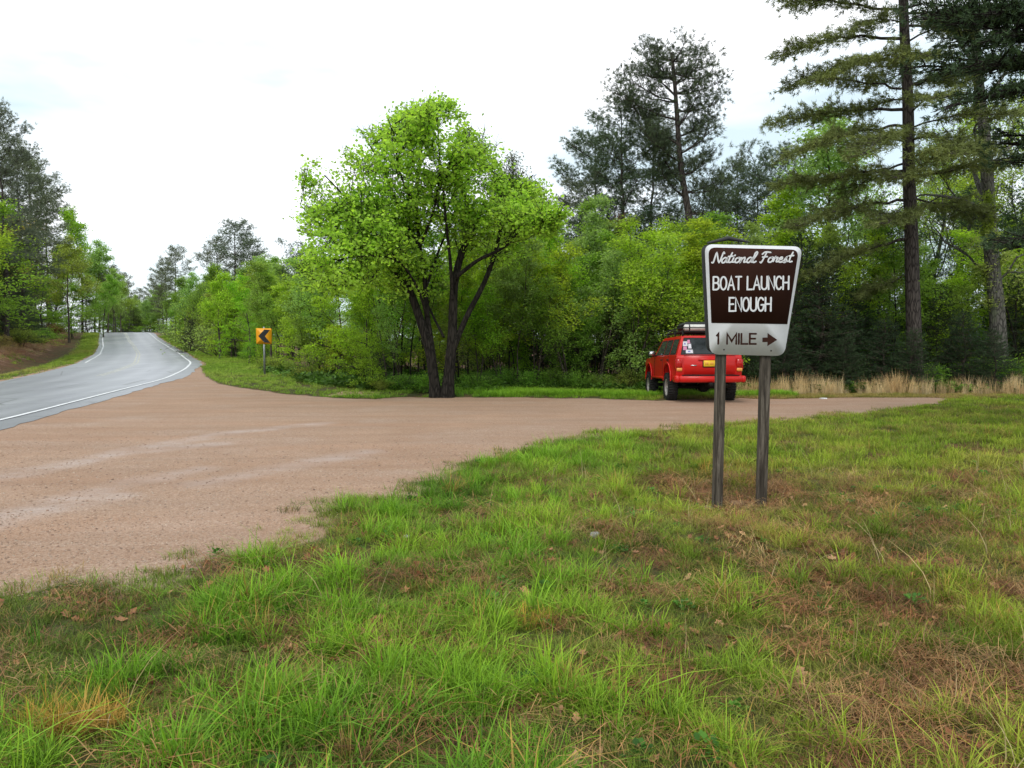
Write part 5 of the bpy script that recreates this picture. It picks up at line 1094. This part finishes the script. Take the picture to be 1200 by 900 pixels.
def tints(x, y, pal, jit=.15, scale=1.1, o=30, dry=0.0, dryc=(.34, .24, .09)):
    pal = np.array(pal); f = np.clip(fbm(x, y, scale, o, 4) * 1.6 - .3 + rp.normal(0, .10, len(x)), 0, .999) * (len(pal) - 1); i = f.astype(int); t = (f - i)[:, None]; c = pal[i] * (1 - t) + pal[i + 1] * t
    c = c * rp.normal(1, jit, (len(x), 1)).clip(.5, 1.6); d = rp.random(len(x)) < dry; c[d] = np.array(dryc) * rp.normal(1, .2, (d.sum(), 1)); return c.clip(0.005, .9)
LUSH = [(.11, .25, .02), (.17, .35, .025), (.24, .44, .032), (.31, .46, .04)]
MIXD = [(.16, .23, .024), (.28, .37, .036), (.38, .44, .055), (.42, .39, .08)]
right_of = lambda x, y: sstep(-.6, 1.6, x - .12 * y + .8 * (fbm(x, y, .6, 14) - .5))
MOSS = [tuple(map(float, G(*p))) for p in ((-260, 690), (0, 690), (180, 668), (300, 648), (262, 715), (215, 745), (190, 800), (60, 800), (0, 835), (-260, 850))]
def near_turf():
    for (ylo, yhi, dens, sc) in ((1.9, 4.6, 300, 1.0), (4.6, 8.0, 150, 1.05), (8.0, 13.0, 60, 1.2)):
        x, y = pts_in(-9, 11, ylo, yhi, dens); ol = off_lot(x, y); b = barefield(x, y); r = right_of(x, y); pat = .55 * fbm(x, y, 4.2, 40, 3) + .45 * fbm(x, y, 1.8, 44, 3)
        lush_edge = sstep(1.9, .5, ol) * sstep(-.1, .15, ol)
        p = sstep(-.05, .35, ol) * (1 - .95 * b) * np.clip(.30 + 1.3 * sstep(.41, .54, pat) - .10 * r + .5 * lush_edge + .3 * sstep(.5, -1.5, x), 0, 1) * (1 - .93 * sstep(-.15, .25, sdist(MOSS, x, y)))
        k = rp.random(len(x)) < p; x, y, pat, r, ol = x[k], y[k], pat[k], r[k], ol[k]
        t = tints(x, y, LUSH, .16); t2 = tints(x, y, MIXD, .16); rr_ = (r * .85)[:, None]; t = t * (1 - rr_) + t2 * rr_
        d = rp.random(len(x)) < .05 + .16 * r * sstep(.45, .65, fbm(x, y, 2.2, 50)); t[d] = np.array([.40, .27, .08]) * rp.normal(1, .2, (d.sum(), 1)); s = sc * np.clip(.35 + 1.15 * sstep(.38, .62, pat) + rp.normal(0, .16, len(x)), .3, 1.6) * (1 - .18 * r) * rp.uniform(.6, 1.08, len(x))
        yield x, y, s, t.clip(.01, .8)
A_ = [np.concatenate(q_) for q_ in zip(*near_turf())]
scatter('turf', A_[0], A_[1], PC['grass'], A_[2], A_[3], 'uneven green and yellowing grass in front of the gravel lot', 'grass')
# short growth everywhere under it
def short():
    for (ylo, yhi, dens, sc) in ((1.9, 5, 260, 1.0), (5, 10, 130, 1.15), (10, 18, 50, 1.5)):
        x, y = pts_in(-11, 15, ylo, yhi, dens); ol = off_lot(x, y); b = barefield(x, y); k = rp.random(len(x)) < sstep(-.45, .15, ol) * (1 - .45 * b); x, y = x[k], y[k]; r = right_of(x, y)[:, None]
        yield x, y, sc * rp.uniform(.6, 1.3, len(x)), tints(x, y, [(.12, .18, .03), (.19, .27, .04), (.27, .32, .06)], .22, dry=.10) * (1 - r) + tints(x, y, [(.15, .18, .03), (.25, .28, .05), (.36, .33, .09)], .22, dry=.16) * r
A_ = [np.concatenate(q_) for q_ in zip(*short())]
scatter('low_growth', A_[0], A_[1], PC['fine'], A_[2], A_[3], 'short fine ground growth between the taller tufts', 'grass')
x, y = pts_in(-11, 18, 9.5, 23, 60); ol = off_lot(x, y); k = rp.random(len(x)) < sstep(-.05, .3, ol) * (1 - .7 * barefield(x, y)) * np.clip(.35 + sstep(.4, .6, fbm(x, y, 1.4, 40, 3)), 0, 1) * (y < 21.6); x, y = x[k], y[k]
r = right_of(x, y)[:, None]; scatter('turf', x, y, PC['coarse'], rp.uniform(.5, 1.15, len(x)), tints(x, y, LUSH, .15) * (1 - r * .6) + tints(x, y, MIXD, .15, dry=.1) * r * .6, 'grass farther off on the sign side of the gravel', 'grass')
# old straw and fallen leaves
x, y = pts_in(-8, 10, 1.9, 9, 170); k = rp.random(len(x)) < sstep(.0, .4, off_lot(x, y)) * np.clip(.08 + .5 * barefield(x, y) + .03 * right_of(x, y), 0, 1); x, y = x[k], y[k]
scatter('straw', x, y, PC['straw'], rp.uniform(.7, 1.5, len(x)), tints(x, y, [(.14, .055, .026), (.26, .12, .050), (.42, .28, .12)], .25, 3), 'old brown straw and pine needles lying in the grass', 'straw', .004)
x, y = pts_in(-8, 10, 1.9, 8, 110); k = rp.random(len(x)) < sstep(.0, .4, off_lot(x, y)) * np.clip(.22 + .9 * barefield(x, y), 0, 1); x, y = x[k], y[k]
scatter('fallen_leaves', x, y, PC['leaf'], rp.uniform(.3, .95, len(x)), tints(x, y, [(.20, .075, .035), (.34, .15, .07), (.52, .30, .17)], .25, 5), 'scattered brown fallen leaves in the grass', 'leaves', .012, .5)
x, y = pts_in(-4, 9, 2.0, 9, 5); k = rp.random(len(x)) < .8 * sstep(.2, .8, off_lot(x, y)) * (.25 + .75 * right_of(x, y)); x, y = x[k], y[k]
scatter('dry_stalks', x, y, PC['stalk'], rp.uniform(.6, 1.25, len(x)), tints(x, y, [(.38, .28, .12), (.50, .38, .20), (.55, .45, .26)], .15), 'thin dry arching grass stalks standing above the turf', 'grass')
x, y = pts_in(-8, 10, 2.0, 10, 9); k = (rp.random(len(x)) < sstep(.45, .6, fbm(x, y, 1.3, 61)) * sstep(-.1, .3, off_lot(x, y))); x, y = x[k], y[k]
scatter('low_weeds', x, y, PC['herb'], rp.uniform(.5, 1.1, len(x)), tints(x, y, [(.05, .15, .025), (.09, .22, .03)], .15), 'small broad-leaved weeds in the turf', 'weeds')
c_ = G(95, 855); n = 40; x = rp.normal(c_[0], .09, n); y = rp.normal(c_[1], .07, n); c2 = G(630, 735); x = np.r_[x, rp.normal(c2[0], .07, 10)]; y = np.r_[y, rp.normal(c2[1], .06, 10)]; c3 = G(860, 560); x = np.r_[x, rp.normal(c3[0], .3, 26)]; y = np.r_[y, rp.normal(c3[1] + .3, .3, 26)]
scatter('dead_grass', x, y, PC['grass'], rp.uniform(.7, 1.1, len(x)), np.array([.48, .30, .07]) * rp.normal(1, .15, (len(x), 1)), 'patches of straw-orange dead grass', 'grass')
# verges and strips of mown grass
def zone(poly, dens, xlo, xhi, ylo, yhi): x = rp.uniform(xlo, xhi, int((xhi - xlo) * (yhi - ylo) * dens)); y = rp.uniform(ylo, yhi, len(x)); k = inside(poly, x, y); return x[k], y[k]
x = rp.uniform(-52, -3.0, 90000); y = rp.uniform(20.5, 118, 90000); t = lat(x, y); k = (t < -.9 + .6 * (fbm(x, y, .7, 3) - .5)) & (off_lot(x, y) > .1) & ((sdist(FOREST, x, y) < .8) | ((y > 50) & (t > -4))); x, y = x[k], y[k]
scatter('verge_grass', x, y, PC['coarse'], rp.uniform(.6, 1.2, len(x)) * np.interp(y, [20, 80], [.9, 1.6]), tints(x, y, [(.20, .34, .04), (.28, .44, .055), (.36, .46, .09)], .12, .4), 'bright short grass on the verge below the chevron sign', 'grass')
x = rp.uniform(-4, 8, 9000); y = rp.uniform(21.6, 25.0, 9000); k = (off_lot(x, y) > .05) & (rp.random(9000) < sstep(26, 23, y)) & (x > -.5 + rp.normal(0, .6, 9000)); x, y = x[k], y[k]
scatter('strip_grass', x, y, PC['coarse'], rp.uniform(.9, 1.8, len(x)), tints(x, y, [(.16, .34, .025), (.22, .42, .035), (.27, .42, .05)], .12, .6), 'vivid green grass strip between the lot and the wood', 'grass')
x = rp.uniform(-80, -12, 60000); y = rp.uniform(24, 125, 60000); t = lat(x, y) - RW; pg = sstep(.25, .6, t) * sstep(2.9, 1.8, t) * np.where(y < 70, .35 + .65 * sstep(.4, .6, fbm(x, y, .3, 70)), 1) + .5 * sstep(3.6, 4.2, t) * sstep(5.4, 4.6, t) * sstep(.45, .6, fbm(x, y, .35, 71)); k = rp.random(60000) < pg; x, y = x[k], y[k]
scatter('verge_grass', x, y, PC['coarse'], rp.uniform(.8, 1.3, len(x)) * np.interp(y, [20, 110], [1, 1.9]), tints(x, y, [(.20, .33, .04), (.30, .42, .06), (.42, .42, .12)], .12, .4), 'grass between the road and its bank', 'grass')
x = rp.uniform(-78, -14, 60000); y = rp.uniform(22, 120, 60000); t = lat(x, y) - RW; k = rp.random(60000) < sstep(4, 5.5, t) * sstep(13, 9, t) * .75; x, y = x[k], y[k]
scatter('bank_bracken', x, y, PC['straw'], rp.uniform(1.6, 3.4, len(x)), tints(x, y, [(.26, .12, .06), (.42, .22, .12), (.52, .34, .19), (.30, .28, .10)], .2, .5), 'brown dead bracken and leaves on the road bank', 'bracken', .03, .3)
# tall tan grass at the wood edge
x = rp.uniform(6.2, 26, 5200); y = rp.uniform(23.2, 25.6, 5200); k = rp.random(5200) < (.25 + 1.1 * sstep(.40, .58, fbm(x, y, .9, 81, 3))) * sstep(5.9, 7.6, x + .4 * (y - 23)) * .26; x, y = x[k], y[k]
scatter('tall_dry_grass', x, y, PC['tall'], rp.uniform(.35, 1.15, len(x)) * (.35 + 1.15 * fbm(x, y, 1.3, 83, 3)), tints(x, y, [(.50, .33, .16), (.66, .48, .25), (.74, .60, .36)], .14), 'tall tan dry grass standing along the wood edge', 'grass')
x = rp.uniform(4, 26, 15000); y = rp.uniform(20.6, 24.2, 15000); k = (off_lot(x, y) > -.2) & (rp.random(15000) < .8); x, y = x[k], y[k]
scatter('strip_grass', x, y, PC['coarse'], rp.uniform(.35, .9, len(x)), tints(x, y, [(.24, .25, .06), (.33, .28, .09), (.40, .29, .14)], .15, .8), 'yellowish short grass between the track and the tall dry grass', 'grass')
# loose stones of the lot, dense close by
def stones():
    for (ylo, yhi, dens, s) in ((3.0, 7.0, 620, .0068), (7.0, 16.0, 170, .0095)):
        x, y = pts_in(-10, 8, ylo, yhi, dens, .72); k = (sdist(LOT, x, y) > -.1 * rp.random(len(x))) & (rp.random(len(x)) < sstep(16, 6, y) * (.35 + .9 * fbm(x, y, .8, 66))); x, y = x[k], y[k]; yield x, y, s * rp.uniform(.5, 1.5, len(x))
A_ = [np.concatenate(q_) for q_ in zip(*stones())]; pal = np.array([(.40, .27, .20), (.43, .31, .24), (.34, .21, .15), (.46, .35, .28), (.30, .20, .15)])
scatter('gravel', A_[0], A_[1], PC['pebble'], A_[2], pal[rp.integers(0, 5, len(A_[0]))] * rp.normal(.95, .12, (len(A_[0]), 1)), 'loose pinkish gravel stones on the pull-off', 'gravel', .001, .3)
# low leafy cover on the forest floor
x = rp.uniform(-22, 26, 26000); y = rp.uniform(22, 40, 26000); k = (sdist(FOREST, x, y) > -.2) & (rp.random(26000) < sstep(40, 24, y) * (.3 + .7 * sstep(.42, .6, fbm(x, y, .6, 90)))); x, y = x[k], y[k]
scatter('undergrowth', x, y, PC['herb'], rp.uniform(2.0, 5.0, len(x)), tints(x, y, [(.05, .10, .02), (.09, .19, .03), (.14, .24, .04)], .2, .7), 'leafy undergrowth on the forest floor', 'undergrowth')
